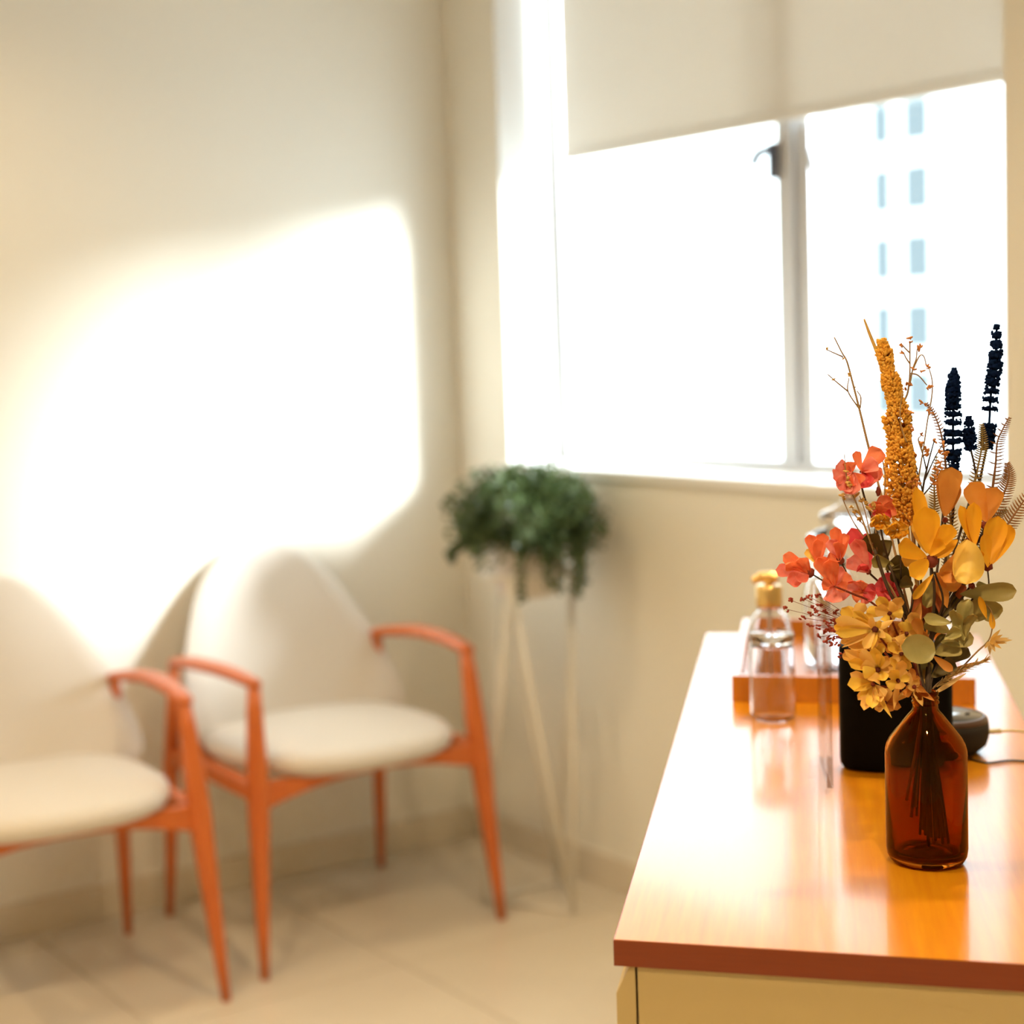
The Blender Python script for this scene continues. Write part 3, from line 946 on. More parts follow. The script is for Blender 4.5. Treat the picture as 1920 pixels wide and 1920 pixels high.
t = thing('golden_plume', 'tall golden plume of tiny florets rising left of the navy spikes')
main = [P(1702, 985, 0.012), P(1692, 900, 0.010), P(1690, 810, 0.010), P(1676, 740, 0.010), P(1664, 690, 0.010), P(1653, 637, 0.010)]
fl_ = florets(main, lambda u: (23 - 13.5 * u ** 1.2) * PXM * (1 + 0.15 * math.sin(30 * u)) * (1 if u < 0.93 else 0.85), 2600, 0.0018, rnd)
part('florets', join(*fl_), M_SPIKE, t, True, kind='stuff')
fl_ = florets([P(1664, 960, 0.016), P(1668, 880, 0.016), P(1672, 830, 0.014), P(1662, 780, 0.012)], lambda u: (9 - 2 * u) * PXM * (1 + 0.2 * math.sin(22 * u)), 260, 0.0020, rnd)
part('side_florets', join(*fl_), M_SPIKE, t, True, kind='stuff')
fl_ = florets([P(1712, 950, 0.006), P(1708, 890, 0.006), P(1700, 840, 0.006)], lambda u: (10 - 3 * u) * PXM, 240, 0.0020, rnd)
part('side_florets', join(*fl_), M_SPIKE, t, True, kind='stuff')
long_stem('stem', t, [(1730, 1180, 0.01), (1704, 1000, 0.012), (1680, 760, 0.010)], 0.0016, 0.001, 0.004, 0.0, -0.001, 0.0, 0.012, M_TWIGY)

# straw blade behind the plume
t = thing('dried_grass_stalk', 'single straw coloured grass blade leaning out behind the golden plume top', 'dried grass')
pts = bez([P(1700, 900, 0.03), P(1668, 740, 0.03), P(1648, 672, 0.03), P(1630, 625, 0.03), P(1620, 598, 0.03)], 8)
n = len(pts)
part('grass_leaf', tube(pts, [0.0007 + 0.0010 * math.sin(PI * min(1, (k / n) * 0.92 + 0.04)) * (1 if k > n * .3 else .5) for k in range(n)], 8, flat=(tuple(VIEW), 0.35)), M_TWIGY, t)
long_stem('stem', t, [(1722, 1150, 0.02), (1702, 910, 0.03)], 0.0009, 0.0008, 0.0, 0.002, 0.001, -0.002, 0.03, M_TWIG)


def twig(t, path, branches, r=0.0011, material=M_TWIG, seeds=None, seedmat=M_SEED, nodes=True, sr=0.0019):
    c = bez([P(*p) for p in path], 8)
    n = len(c)
    part('stem', tube(c, [r * (1 - 0.55 * k / (n - 1)) for k in range(n)], 6), material, t)
    for b in branches:
        c2_ = bez([P(*p) for p in b], 6)
        m = len(c2_)
        part('branch', tube(c2_, [r * 0.62 * (1 - 0.4 * k / (m - 1)) for k in range(m)], 5), material, t)
    if seeds:
        out = []
        for (x, y, dd) in seeds:
            k = random.randint(2, 3)
            for _ in range(k):
                d = Vector((random.uniform(-1, 1), random.uniform(-1, 1), random.uniform(-.3, 1))).normalized()
                out.append(ball(P(x + random.uniform(-3, 3), y + random.uniform(-3, 3), dd), sr * random.uniform(0.6, 1.1), 6, 5, (0.6, 0.6, 1.5), d))
        part('seed_heads', join(*out), seedmat, t, True, kind='stuff')


# forked bare twig at left
t = thing('forked_twig', 'bare forked twig standing apart at left of the golden plume', 'twig')
twig(t, [(1645, 900, 0.02), (1628, 836, 0.02), (1612, 770, 0.02), (1598, 715, 0.02), (1588, 678, 0.02), (1578, 660, 0.02), (1564, 632, 0.02)],
     [[(1580, 669, 0.02), (1564, 662, 0.015), (1549, 655, 0.01)], [(1612, 768, 0.02), (1590, 734, 0.02), (1592, 708, 0.02)], [(1590, 734, 0.02), (1568, 716, 0.015), (1552, 702, 0.01)],
      [(1613, 765, 0.02), (1614, 745, 0.02), (1607, 733, 0.02)]], 0.0013, M_TWIG, [(1581, 670, 0.02), (1592, 703, 0.02), (1593, 700, 0.02), (1602, 726, 0.02), (1611, 765, 0.02), (1564, 714, 0.01), (1550, 656, 0.01)], M_TWIGY, sr=0.0014)
long_stem('lower_stem', t, [(1716, 1200, 0.005), (1672, 1010, 0.015), (1645, 900, 0.02)], 0.0013, 0.0012, -0.012, 0.0, -0.003, 0.001, 0.055, M_TWIG)

# airy seed sprays
t = thing('seed_spray', 'airy spray of orange seed heads rising just right of the golden plume', 'dried grass')
twig(t, [(1712, 960, 0.02), (1714, 860, 0.02), (1694, 770, 0.02), (1702, 735, 0.02), (1706, 700, 0.02), (1706, 640, 0.02)],
     [[(1706, 720, 0.02), (1712, 690, 0.02), (1718, 672, 0.02), (1720, 655, 0.02), (1726, 648, 0.02)], [(1712, 692, 0.02), (1724, 668, 0.02), (1732, 668, 0.02), (1737, 685, 0.02)], [(1706, 662, 0.02), (1696, 652, 0.02), (1690, 645, 0.02)],
      [(1706, 682, 0.02), (1698, 670, 0.02), (1694, 660, 0.02)], [(1708, 700, 0.02), (1722, 704, 0.02), (1738, 722, 0.02)], [(1713, 950, 0.01), (1730, 850, 0.01), (1739, 790, 0.01), (1747, 745, 0.01), (1748, 715, 0.01), (1742, 690, 0.01)],
      [(1720, 880, 0.01), (1708, 850, 0.01), (1700, 826, 0.01)], [(1700, 830, 0.0), (1690, 800, 0.0), (1688, 770, 0.0), (1692, 735, 0.0)], [(1730, 850, 0.01), (1722, 825, 0.01), (1727, 817, 0.01)]],
     0.0013, M_TWIG, [(1707, 640, 0.02), (1706, 636, 0.02), (1728, 649, 0.02), (1724, 654, 0.02), (1737, 684, 0.02), (1742, 690, 0.02), (1714, 692, 0.02), (1729, 698, 0.02), (1705, 722, 0.02), (1702, 722, 0.02), (1696, 730, 0.02), (1746, 724, 0.01), (1741, 727, 0.01),
                      (1736, 757, 0.01), (1728, 755, 0.01), (1742, 770, 0.01), (1744, 775, 0.01), (1700, 772, 0.0), (1708, 776, 0.0), (1709, 800, 0.0), (1712, 806, 0.0), (1690, 648, 0.02), (1692, 660, 0.02), (1727, 815, 0.01), (1708, 860, 0.01), (1716, 852, 0.01)], M_SEED, sr=0.0018)
long_stem('lower_stem', t, [(1730, 1180, 0.015), (1716, 1040, 0.02), (1712, 960, 0.02)], 0.0013, 0.0012, 0.010, 0.002, 0.002, -0.001, 0.03, M_TWIG)

t = thing('tan_seed_tuft', 'thin tuft of tan seeds between the plume and tallest petal', 'dried grass')
twig(t, [(1722, 1000, 0.012), (1730, 920, 0.012), (1740, 870, 0.012), (1752, 825, 0.012)],
     [[(1730, 920, 0.012), (1718, 880, 0.012), (1708, 858, 0.012)], [(1734, 900, 0.012), (1752, 860, 0.012), (1768, 832, 0.012)], [(1737, 880, 0.012), (1730, 850, 0.012), (1726, 832, 0.012)], [(1730, 930, 0.012), (1750, 905, 0.012), (1762, 880, 0.012)]],
     0.0012, M_DKSTEM, [(1735, 842, 0.012), (1740, 846, 0.012), (1737, 852, 0.012), (1726, 832, 0.012), (1768, 832, 0.012), (1752, 826, 0.012), (1763, 876, 0.01), (1757, 885, 0.01), (1752, 893, 0.01), (1709, 860, 0.012), (1716, 900, 0.0), (1706, 905, 0.0), (1712, 912, 0.0), (1722, 908, 0.0), (1752, 905, 0.01), (1760, 868, 0.01), (1748, 900, 0.01), (1754, 878, 0.0), (1764, 845, 0.01), (1770, 852, 0.01), (1775, 850, 0.01)], M_SEED, sr=0.0022)
long_stem('lower_stem', t, [(1732, 1180, 0.012), (1722, 1000, 0.012)], 0.0013, 0.0012, 0.004, 0.004, 0.003, 0.001, 0.018, M_DKSTEM)

t = thing('left_seed_tuft', 'small tuft of golden seeds among the coral flowers on the left', 'dried grass')
twig(t, [(1655, 1080, -0.005), (1630, 1010, -0.005), (1608, 950, -0.005), (1590, 905, -0.008), (1584, 870, -0.01)],
     [[(1636, 1020, 0), (1622, 960, 0), (1612, 930, 0)], [(1640, 1030, 0), (1604, 985, 0), (1582, 940, 0), (1580, 925, 0)], [(1645, 1040, 0), (1640, 980, 0), (1626, 945, 0)], [(1600, 930, -0.005), (1588, 895, -0.008), (1583, 850, -0.01)], [(1620, 985, 0), (1603, 965, 0), (1598, 950, 0)]],
     0.0010, M_TWIG, [(1590, 903, -0.01), (1588, 896, -0.01), (1594, 912, -0.01), (1587, 885, -0.01), (1580, 926, 0), (1582, 932, 0), (1601, 930, 0), (1608, 925, 0), (1614, 936, 0), (1624, 943, 0), (1618, 938, 0), (1628, 952, 0), (1598, 951, 0), (1603, 958, 0), (1610, 962, 0), (1612, 975, 0), (1635, 945, 0), (1640, 950, 0), (1646, 948, 0), (1636, 957, 0), (1590, 910, -0.01)], M_TWIGY, sr=0.0021)
long_stem('lower_stem', t, [(1712, 1210, -0.01), (1680, 1120, -0.008), (1655, 1080, -0.005)], 0.0013, 0.0010, -0.008, 0.003, -0.004, 0.002, 0.05, M_TWIG)

# --- navy flower spikes -------------------------------------------------------
def navy_spike(label, path, z0, ws, bx, nx):
    """ws = list of (t along path, half width px, height px)"""
    t = thing('navy_flower_spike', label)
    c = bez([P(*p) for p in path], 14)
    n = len(c)
    part('stem', tube(c, 0.0011, 6), M_NAVY, t)
    for (u, w, h) in ws:
        if w >= 13: h *= 0.8
        f = u * (n - 1.001)
        i = int(f)
        p = c[i].lerp(c[i + 1], f - i)
        ax = (c[min(i + 1, n - 1)] - c[i]).normalized()
        s = ax.cross(VIEW).normalized()
        v = ax.cross(s)
        lobes = []
        k = 9
        off = random.uniform(0, 6)
        for q in range(k):
            a = 2 * PI * q / k + off
            d = s * math.cos(a) + v * math.sin(a)
            rr = w * PXM
            d2 = (d + ax * random.uniform(-0.15, 0.5)).normalized()
            hh = h * PXM * random.uniform(0.40, 0.56)
            lobes.append(ball(p + d * rr * 0.55 + ax * random.uniform(-0.2, 0.25) * h * PXM, hh, 7, 6, (0.95, 0.95, max(0.8, rr * 0.48 / hh)), d2, 0.2))
            for _ in range(2):
                tipp = p + d * rr * 0.97 + ax * h * PXM * random.uniform(-0.55, 0.6)
                lobes.append(ball(tipp, h * PXM * 0.24, 5, 4, (1, 1, 1), None, 0.3))
        lobes.append(ball(p, h * PXM * 0.55, 6, 5, (1, 1, 1), ax))
        part('whorl', join(*lobes), M_NAVY, t, True)
    return t


t = navy_spike('navy blue flower spike of medium height, middle of the three', [(1790, 900, 0.035), (1787, 840, 0.035), (1787, 780, 0.035), (1787, 740, 0.035), (1789, 692, 0.035)], 0,
               [(0.985, 3, 9), (0.955, 6, 11), (0.91, 9, 13), (0.86, 11, 14), (0.80, 12, 15), (0.735, 13, 15), (0.67, 13, 15), (0.60, 14, 13), (0.52, 15, 13), (0.445, 15, 12), (0.36, 16, 15), (0.30, 16, 14), (0.215, 15, 13), (0.165, 11, 13), (0.10, 8, 13), (0.04, 12, 12)], 0, 0)
long_stem('lower_stem', t, [(1748, 1180, 0.02), (1782, 1000, 0.035), (1790, 900, 0.035)], 0.0016, 0.0014, 0.001, 0.0, 0.0, 0.0, 0.010, M_DKSTEM)
t = navy_spike('tallest navy blue flower spike at the upper right', [(1851, 836, 0.045), (1855, 790, 0.045), (1858, 740, 0.045), (1866, 680, 0.045), (1869, 608, 0.045)], 0,
               [(0.985, 5, 8), (0.93, 8, 12), (0.87, 9, 14), (0.80, 11, 15), (0.73, 12, 15), (0.665, 12, 15), (0.60, 12, 14), (0.53, 13, 13), (0.455, 14, 13), (0.37, 14, 10), (0.20, 13, 14), (0.13, 11, 15), (0.07, 12, 14), (0.0, 10, 12)], 0, 0)
long_stem('lower_stem', t, [(1752, 1180, 0.02), (1822, 960, 0.04), (1851, 836, 0.045)], 0.0014, 0.0012, 0.014, 0.0, 0.003, 0.0, 0.012, M_DKSTEM)
t = navy_spike('shortest navy blue flower spike, between the two taller ones', [(1820, 842, 0.030), (1817, 815, 0.030), (1816, 780, 0.030)], 0,
               [(0.93, 5, 7), (0.80, 8, 10), (0.60, 10, 11), (0.42, 12, 12), (0.25, 11, 11), (0.03, 11, 9)], 0, 0)
long_stem('lower_stem', t, [(1752, 1180, 0.02), (1835, 950, 0.03), (1828, 880, 0.03), (1820, 842, 0.030)], 0.0012, 0.0010, 0.006, -0.002, 0.002, -0.002, 0.018, M_DKSTEM)

# --- fern fronds ----------------------------------------------------------------
def fern(label, path, wmax, mtl, n=22, one=0, bx=0.0, nx=0.0, lean=0.35, r=0.0013):
    t = thing('fern_frond', label, 'dried fern')
    c = bez([P(*p) for p in path], 12)
    m = len(c)
    part('rachis', tube(c, [r * (1 - 0.6 * k / (m - 1)) for k in range(m)], 5), mtl, t)
    out = []
    for k in range(n):
        u = (k + 0.5) / n
        f = u * (m - 1.001)
        i = int(f)
        p = c[i].lerp(c[i + 1], f - i)
        ax = (c[i + 1] - c[i]).normalized()
        s = ax.cross(VIEW).normalized()
        L = wmax * PXM * (0.35 + 0.9 * math.sin(PI * min(1, 0.25 + 0.75 * u)) * 0.75)
        for sg in (-1, 1):
            if one and sg != one and k % 3: continue
            d = (s * sg + ax * lean + VIEW * random.uniform(-0.25, 0.25)).normalized()
            q = [p, p + d * L * 0.55 + ax * L * 0.03, p + d * L * 1.1 + ax * L * 0.16]
            out.append(tube(q, [0.0007, 0.0010, 0.0003], 4, flat=(tuple(VIEW), 0.5)))
    part('leaflets', join(*out), mtl, t, True, kind='stuff')
    long_stem('lower_stem', t, [(1745, 1190, 0.02), path[0]], 0.0010, r, bx, -0.002, nx, -0.001, 0.03, M_DKSTEM)
    return t


fern('curved brown fern frond arching just left of the middle navy spike', [(1775, 900, 0.045), (1772, 860, 0.045), (1765, 815, 0.045), (1752, 778, 0.045), (1737, 756, 0.045)], 9, M_FERN, 26, 0, 0.008, 0.003)
fern('brown fern frond between the middle and tallest navy spikes', [(1824, 920, 0.03), (1836, 865, 0.03), (1842, 830, 0.03), (1840, 795, 0.03)], 12, M_FERNG, 26, 0, 0.010, 0.004, 0.2)
fern('upright comb like fern frond right of the tallest navy spike', [(1861, 918, 0.035), (1867, 870, 0.035), (1870, 830, 0.035), (1880, 805, 0.035), (1892, 782, 0.035)], 13, M_FERN, 26, -1, 0.011, 0.002, 0.15)
fern('fern frond leaning right beside the window edge', [(1850, 985, 0.02), (1872, 948, 0.02), (1886, 915, 0.02), (1892, 890, 0.02), (1888, 868, 0.02)], 15, M_FERN, 28, 0, 0.012, 0.003)
fern('lower fern frond reaching out to the right photo edge', [(1868, 1010, 0.01), (1888, 985, 0.01), (1912, 950, 0.01), (1940, 910, 0.01)], 17, M_FERN, 22, 0, 0.012, 0.004, 0.4)
fern('dark green fern frond low behind the yellow flowers', [(1790, 1110, 0.025), (1800, 1050, 0.025), (1818, 1000, 0.025), (1850, 955, 0.025), (1880, 935, 0.025)], 13, M_FERNG, 34, 0, 0.006, 0.001)
fern('brown fern frond behind the single tan petal', [(1776, 1080, 0.03), (1779, 1030, 0.03), (1783, 985, 0.03), (1775, 930, 0.03), (1762, 880, 0.03)], 13, M_FERNG, 34, 0, 0.003, 0.0)
fern('pale brown fern frond just right of the golden plume', [(1745, 990, 0.03), (1752, 950, 0.03), (1752, 905, 0.03), (1756, 855, 0.03)], 10, M_FERNG, 26, 0, -0.002, 0.0)
fern('short fern frond behind the rightmost yellow flower', [(1838, 1040, 0.03), (1842, 1000, 0.03), (1862, 975, 0.03), (1888, 955, 0.03)], 12, M_FERNG, 26, 0, 0.007, 0.002)

# --- yellow flowers ---------------------------------------------------------------
def calyx(t, px, py, dd, r=8, material=M_CALYX):
    out = [ball(P(px, py, dd), r * PXM, 10, 8, (1, 1, 1), None, 0.15)]
    for _ in range(14):
        a = random.uniform(0, 2 * PI)
        out.append(ball(P(px + r * 0.9 * math.cos(a), py + r * 0.7 * math.sin(a), dd + random.uniform(-.003, .003)), r * 0.35 * PXM, 5, 4, (1, 1, 1), None, 0.3))
    part('calyx', join(*out), material, t)


t = thing('tan_petal_flower', 'single broad tan orange petal flower below the middle navy spike')
petal(t, (1773, 968), (1784, 876), 50, 0.012, 0.006, M_TAN, 0.35, 0.05, 'wide')
petal(t, (1770, 968), (1768, 885), 28, 0.014, 0.014, M_TAN, 0.3, 0.05, 'round')
petal(t, (1775, 966), (1793, 905), 30, 0.014, 0.016, M_TAN, 0.3, 0.05, 'round')
calyx(t, 1772, 975, 0.014, 5)
long_stem('stem', t, [(1745, 1190, 0.01), (1772, 1060, 0.014), (1772, 975, 0.014)], 0.0012, 0.001, -0.003, -0.003, 0.001, -0.002, 0.02)

t = thing('orange_flower', 'glowing orange two lobed flower below the tallest navy spike')
petal(t, (1849, 978), (1820, 904), 48, 0.0, -0.006, M_ORG, 0.5, 0.08, 'wide', 0.25)
petal(t, (1849, 978), (1868, 914), 44, 0.0, -0.004, M_TAN, 0.6, 0.10, 'wide', -0.3)
petal(t, (1849, 978), (1846, 918), 30, 0.008, 0.010, M_ORG, 0.3, 0.05, 'wide')
calyx(t, 1846, 984, 0.004, 7)
long_stem('stem', t, [(1750, 1190, 0.0), (1825, 1070, 0.004), (1846, 984, 0.004)], 0.0012, 0.001, 0.010, 0.003, 0.003, 0.001, 0.02)

t = thing('slim_yellow_flower', 'slim yellow flower with narrow upright petals between the larger blooms')
petal(t, (1826, 1022), (1800, 948), 24, -0.006, -0.010, M_YEL, 0.5, 0.05, 'round', 0.5)
petal(t, (1828, 1024), (1826, 942), 30, -0.010, -0.014, M_YEL, 0.5, 0.05, 'round', -0.2)
petal(t, (1822, 1020), (1812, 960), 20, -0.002, 0.002, M_ORG, 0.4, 0.05, 'round')
calyx(t, 1815, 1016, 0.0, 7)
long_stem('stem', t, [(1750, 1190, 0.0), (1806, 1080, 0.0), (1816, 1020, 0.0)], 0.0012, 0.001, 0.006, 0.004, 0.002, 0.002, 0.02)

t = thing('big_yellow_flower', 'largest golden yellow flower with tall central petal mid bouquet')
petal(t, (1742, 1038), (1718, 914), 30, -0.014, -0.006, M_YEL, 0.5, 0.03, 'round', 0.35)
petal(t, (1744, 1040), (1734, 950), 52, -0.022, -0.030, M_YEL, 0.45, 0.06, 'round')
petal(t, (1748, 1042), (1784, 984), 38, -0.022, -0.034, M_YEL, 0.4, 0.06, 'wide', 0.2)
petal(t, (1738, 1038), (1716, 975), 26, -0.016, -0.012, M_YELL, 0.4, 0.05, 'round')
petal(t, (1744, 1042), (1768, 1012), 30, -0.026, -0.040, M_YEL, 0.5, 0.1, 'wide', -0.2)
petal(t, (1738, 1046), (1684, 1022), 44, -0.024, -0.034, M_YEL, 0.5, 0.08, 'wide', 0.3)
petal(t, (1740, 1050), (1706, 1080), 40, -0.028, -0.046, M_YEL, 0.45, -0.05, 'wide', -0.2)
petal(t, (1742, 1048), (1690, 1048), 34, -0.020, -0.026, M_YELL, 0.4, 0.1, 'wide')
petal(t, (1750, 1044), (1796, 1012), 26, -0.020, -0.024, M_YEL, 0.4, 0.05, 'point')
calyx(t, 1745, 1052, -0.022, 12)
long_stem('stem', t, [(1746, 1190, -0.006), (1752, 1110, -0.016), (1746, 1060, -0.018)], 0.0014, 0.0012, 0.004, 0.004, 0.001, 0.003, 0.02)

t = thing('pale_yellow_flower', 'folded pale lemon yellow petal facing the camera above the olive leaves')
petal(t, (1812, 1012), (1812, 1096), 56, -0.022, -0.036, M_YELL, -0.55, 0.12, 'disc', 0.15, ripple=0.12)
petal(t, (1796, 1022), (1840, 1050), 40, -0.012, -0.014, M_YEL, 0.5, 0.08, 'wide', 0.5)
petal(t, (1824, 1012), (1770, 1092), 44, -0.006, -0.010, M_ORG, 0.4, 0.05, 'wide')
petal(t, (1812, 1016), (1800, 1090), 34, -0.016, -0.022, M_YELL, 0.3, 0.05, 'round')
calyx(t, 1822, 1098, -0.012, 6)
long_stem('stem', t, [(1748, 1190, -0.004), (1790, 1140, -0.008), (1820, 1098, -0.010)], 0.0012, 0.001, 0.008, 0.002, 0.002, 0.003, 0.02)

t = thing('right_yellow_flower', 'yellow flower with pointed petals furthest right of the bouquet')
petal(t, (1852, 1062), (1872, 968), 46, -0.004, -0.002, M_YEL, 0.5, 0.06, 'round', 0.25)
petal(t, (1854, 1062), (1894, 984), 44, 0.0, 0.004, M_YEL, 0.5, 0.06, 'round', -0.4)
petal(t, (1850, 1060), (1862, 985), 34, 0.008, 0.012, M_ORG, 0.3, 0.05, 'round')
petal(t, (1852, 1064), (1846, 1000), 26, -0.010, -0.014, M_YEL, 0.5, 0.05, 'round', 0.5)
calyx(t, 1851, 1062, 0.0, 9)
long_stem('stem', t, [(1752, 1190, 0.0), (1835, 1140, 0.004), (1853, 1105, 0.0), (1852, 1068, 0.0)], 0.0010, 0.0007, 0.010, 0.0, 0.004, 0.002, 0.02)

t = thing('orange_leaf_cluster', 'hanging orange and rust leaves under the largest yellow flower', 'dried leaves')
petal(t, (1750, 1076), (1712, 1124), 17, -0.022, -0.030, M_YEL, 0.5, 0.05, 'round', 0, 'leaf')
petal(t, (1752, 1076), (1802, 1098), 40, -0.006, -0.004, M_ORG, 0.4, 0.05, 'round', 0, 'leaf')
petal(t, (1752, 1080), (1776, 1140), 22, -0.002, 0.0, M_ORG, 0.4, 0.05, 'point', 0, 'leaf', bend=0.05)
petal(t, (1756, 1080), (1762, 1152), 18, 0.002, 0.004, M_BROWNLEAF, 0.4, 0.05, 'point', 0, 'leaf')
petal(t, (1746, 1088), (1738, 1140), 24, -0.004, -0.006, M_OLIVE, 0.5, 0.05, 'round', 0, 'leaf', ripple=0.2)
petal(t, (1716, 1096), (1728, 1160), 34, 0.006, 0.004, M_BROWNLEAF, 0.4, 0.05, 'round', 0, 'leaf')
petal(t, (1726, 1130), (1712, 1176), 22, -0.010, -0.014, M_TAN, 0.4, 0.05, 'round', 0, 'leaf')
petal(t, (1746, 1206), (1716, 1180), 20, -0.004, -0.004, M_TAN, 0.4, 0.05, 'round', 0, 'leaf')
long_stem('stem', t, [(1744, 1200, 0.0), (1768, 1130, -0.006), (1752, 1072, -0.010)], 0.0013, 0.001, 0.002, 0.002, 0.0, 0.002, 0.02)

# small frilled yellow flowers
def frilled(t, px, py, dd, r, mtl, n=16):
    part('flower_core', ball(P(px, py + r * .3, dd), r * 0.45 * PXM, 10, 7, (1, 1, 0.7), None, 0.1), mtl, t)
    for k in range(n):
        a = 2 * PI * k / n + random.uniform(-.2, .2)
        rr = r * random.uniform(0.75, 1.1)
        petal(t, (px + 2 * math.cos(a), py + 2 * math.sin(a)), (px + rr * math.cos(a), py + rr * 0.72 * math.sin(a)), r * 0.75, dd - 0.004, dd - 0.010 + random.uniform(-0.004, 0.006), mtl if k % 3 else M_YELL, 0.5, 0.15, 'wide', random.uniform(-.6, .6), nu=4, nv=4, ripple=0.35)


t = thing('frilled_yellow_flowers', 'pair of small frilled golden flowers at the foot of the plume')
frilled(t, 1652, 978, -0.012, 20, M_YEL)
frilled(t, 1682, 994, -0.018, 24, M_YEL)
petal(t, (1648, 984), (1630, 984), 12, -0.012, -0.022, M_YELL, 0.5, 0.1, 'wide')
part('branch', tube(stem_pts([(1668, 1060, -0.004), (1655, 1010, -0.008), (1650, 985, -0.008)]), 0.0009, 6), M_DKSTEM, t)
part('branch', tube(stem_pts([(1690, 1100, -0.004), (1688, 1040, -0.010), (1682, 1000, -0.012)]), 0.0009, 6), M_DKSTEM, t)
long_stem('stem', t, [(1712, 1190, -0.004), (1690, 1110, -0.004), (1668, 1060, -0.004)], 0.0012, 0.001, -0.010, 0.004, -0.003, 0.003, 0.05)

# --- coral and pink larkspur sprig ----------------------------------------------------
def pinkbloom(t, px, py, dd, petals, eye=6, eyemat=M_CALYX):
    b = part('blossom_eye', ball(P(px, py, dd), eye * PXM, 8, 6, (1, 1, 1), None, 0.2), eyemat, t)
    for (tx, ty, w, dt, mtl) in petals:
        petal(b, (px, py), (tx, ty), w, dd - 0.002, dt, mtl, 0.45, random.uniform(0.04, 0.12), 'wide', random.uniform(-0.4, 0.4), ripple=0.26)


t = thing('coral_sprig', 'left reaching sprig of coral pink flowers')
pinkbloom(t, 1518, 1074, -0.006, [(1470, 1040, 30, -0.010, M_CORAL), (1454, 1068, 30, -0.006, M_PINK), (1476, 1092, 34, -0.016, M_PINK), (1500, 1046, 28, -0.018, M_CORAL), (1496, 1090, 28, -0.022, M_PINK), (1472, 1058, 26, -0.020, M_CORAL)], 9)
pinkbloom(t, 1534, 1058, -0.006, [(1518, 1002, 26, -0.006, M_CORAL), (1544, 1000, 30, -0.008, M_CORAL), (1512, 1030, 20, -0.002, M_YELL), (1532, 1010, 24, -0.016, M_CORAL), (1526, 1022, 26, 0.0, M_PINK)], 4)
pinkbloom(t, 1575, 1050, -0.008, [(1566, 988, 26, -0.010, M_CORAL), (1584, 1000, 28, -0.006, M_CORAL), (1556, 1012, 28, -0.012, M_PINK), (1572, 1016, 26, -0.020, M_CORAL), (1551, 1045, 24, -0.014, M_CORAL)], 8)
pinkbloom(t, 1565, 1098, -0.010, [(1534, 1046, 34, -0.016, M_CORAL), (1556, 1048, 34, -0.022, M_CORAL), (1578, 1062, 28, -0.018, M_PINK), (1596, 1080, 30, -0.012, M_CORAL), (1540, 1096, 30, -0.010, M_CORAL), (1560, 1130, 40, -0.016, M_PINK), (1584, 1124, 34, -0.012, M_PINK), (1588, 1104, 28, -0.020, M_CORAL)], 5)
pinkbloom(t, 1616, 1110, -0.008, [(1590, 1092, 28, -0.014, M_PINK), (1614, 1088, 30, -0.016, M_CORAL), (1640, 1104, 30, -0.010, M_ROSE), (1600, 1122, 28, -0.014, M_CORAL), (1630, 1130, 32, -0.012, M_PINK), (1640, 1122, 24, -0.016, M_ROSE)], 4)
part('side_stem', tube(stem_pts([(1565, 1098, -0.006), (1545, 1090, -0.004), (1522, 1076, -0.004)]), 0.0007, 5), M_DKSTEM, t)
part('side_stem', tube(stem_pts([(1600, 1100, -0.002), (1588, 1075, -0.004), (1576, 1052, -0.006)]), 0.0007, 5), M_DKSTEM, t)
part('side_stem', tube(stem_pts([(1562, 1100, -0.01), (1548, 1082, -0.008), (1535, 1060, -0.006)]), 0.0007, 5), M_DKSTEM, t)
long_stem('stem', t, [(1700, 1200, -0.004), (1640, 1134, -0.012), (1600, 1114, -0.018), (1566, 1100, -0.020)], 0.0012, 0.0010, -0.010, 0.002, -0.004, 0.003, 0.04, M_CALYX)

t = thing('rose_sprig', 'sprig of deep rose pink flowers half behind the dark leaves')
pinkbloom(t, 1628, 1072, 0.002, [(1596, 990, 34, 0.004, M_ROSE), (1604, 1010, 34, -0.004, M_PINK), (1588, 1048, 36, -0.002, M_PINK), (1612, 1060, 30, -0.010, M_ROSE), (1624, 1000, 32, 0.006, M_ROSE)], 5)
pinkbloom(t, 1672, 1104, 0.004, [(1640, 1096, 36, 0.0, M_ROSE), (1660, 1074, 34, 0.0, M_ROSE), (1690, 1092, 34, 0.006, M_ROSE), (1650, 1126, 36, -0.004, M_ROSE), (1682, 1120, 32, 0.0, M_ROSE)], 4)
long_stem('stem', t, [(1712, 1210, 0.0), (1672, 1120, 0.004), (1628, 1072, 0.004)], 0.0012, 0.0010, -0.006, 0.0, -0.004, 0.001, 0.04, M_DKSTEM)

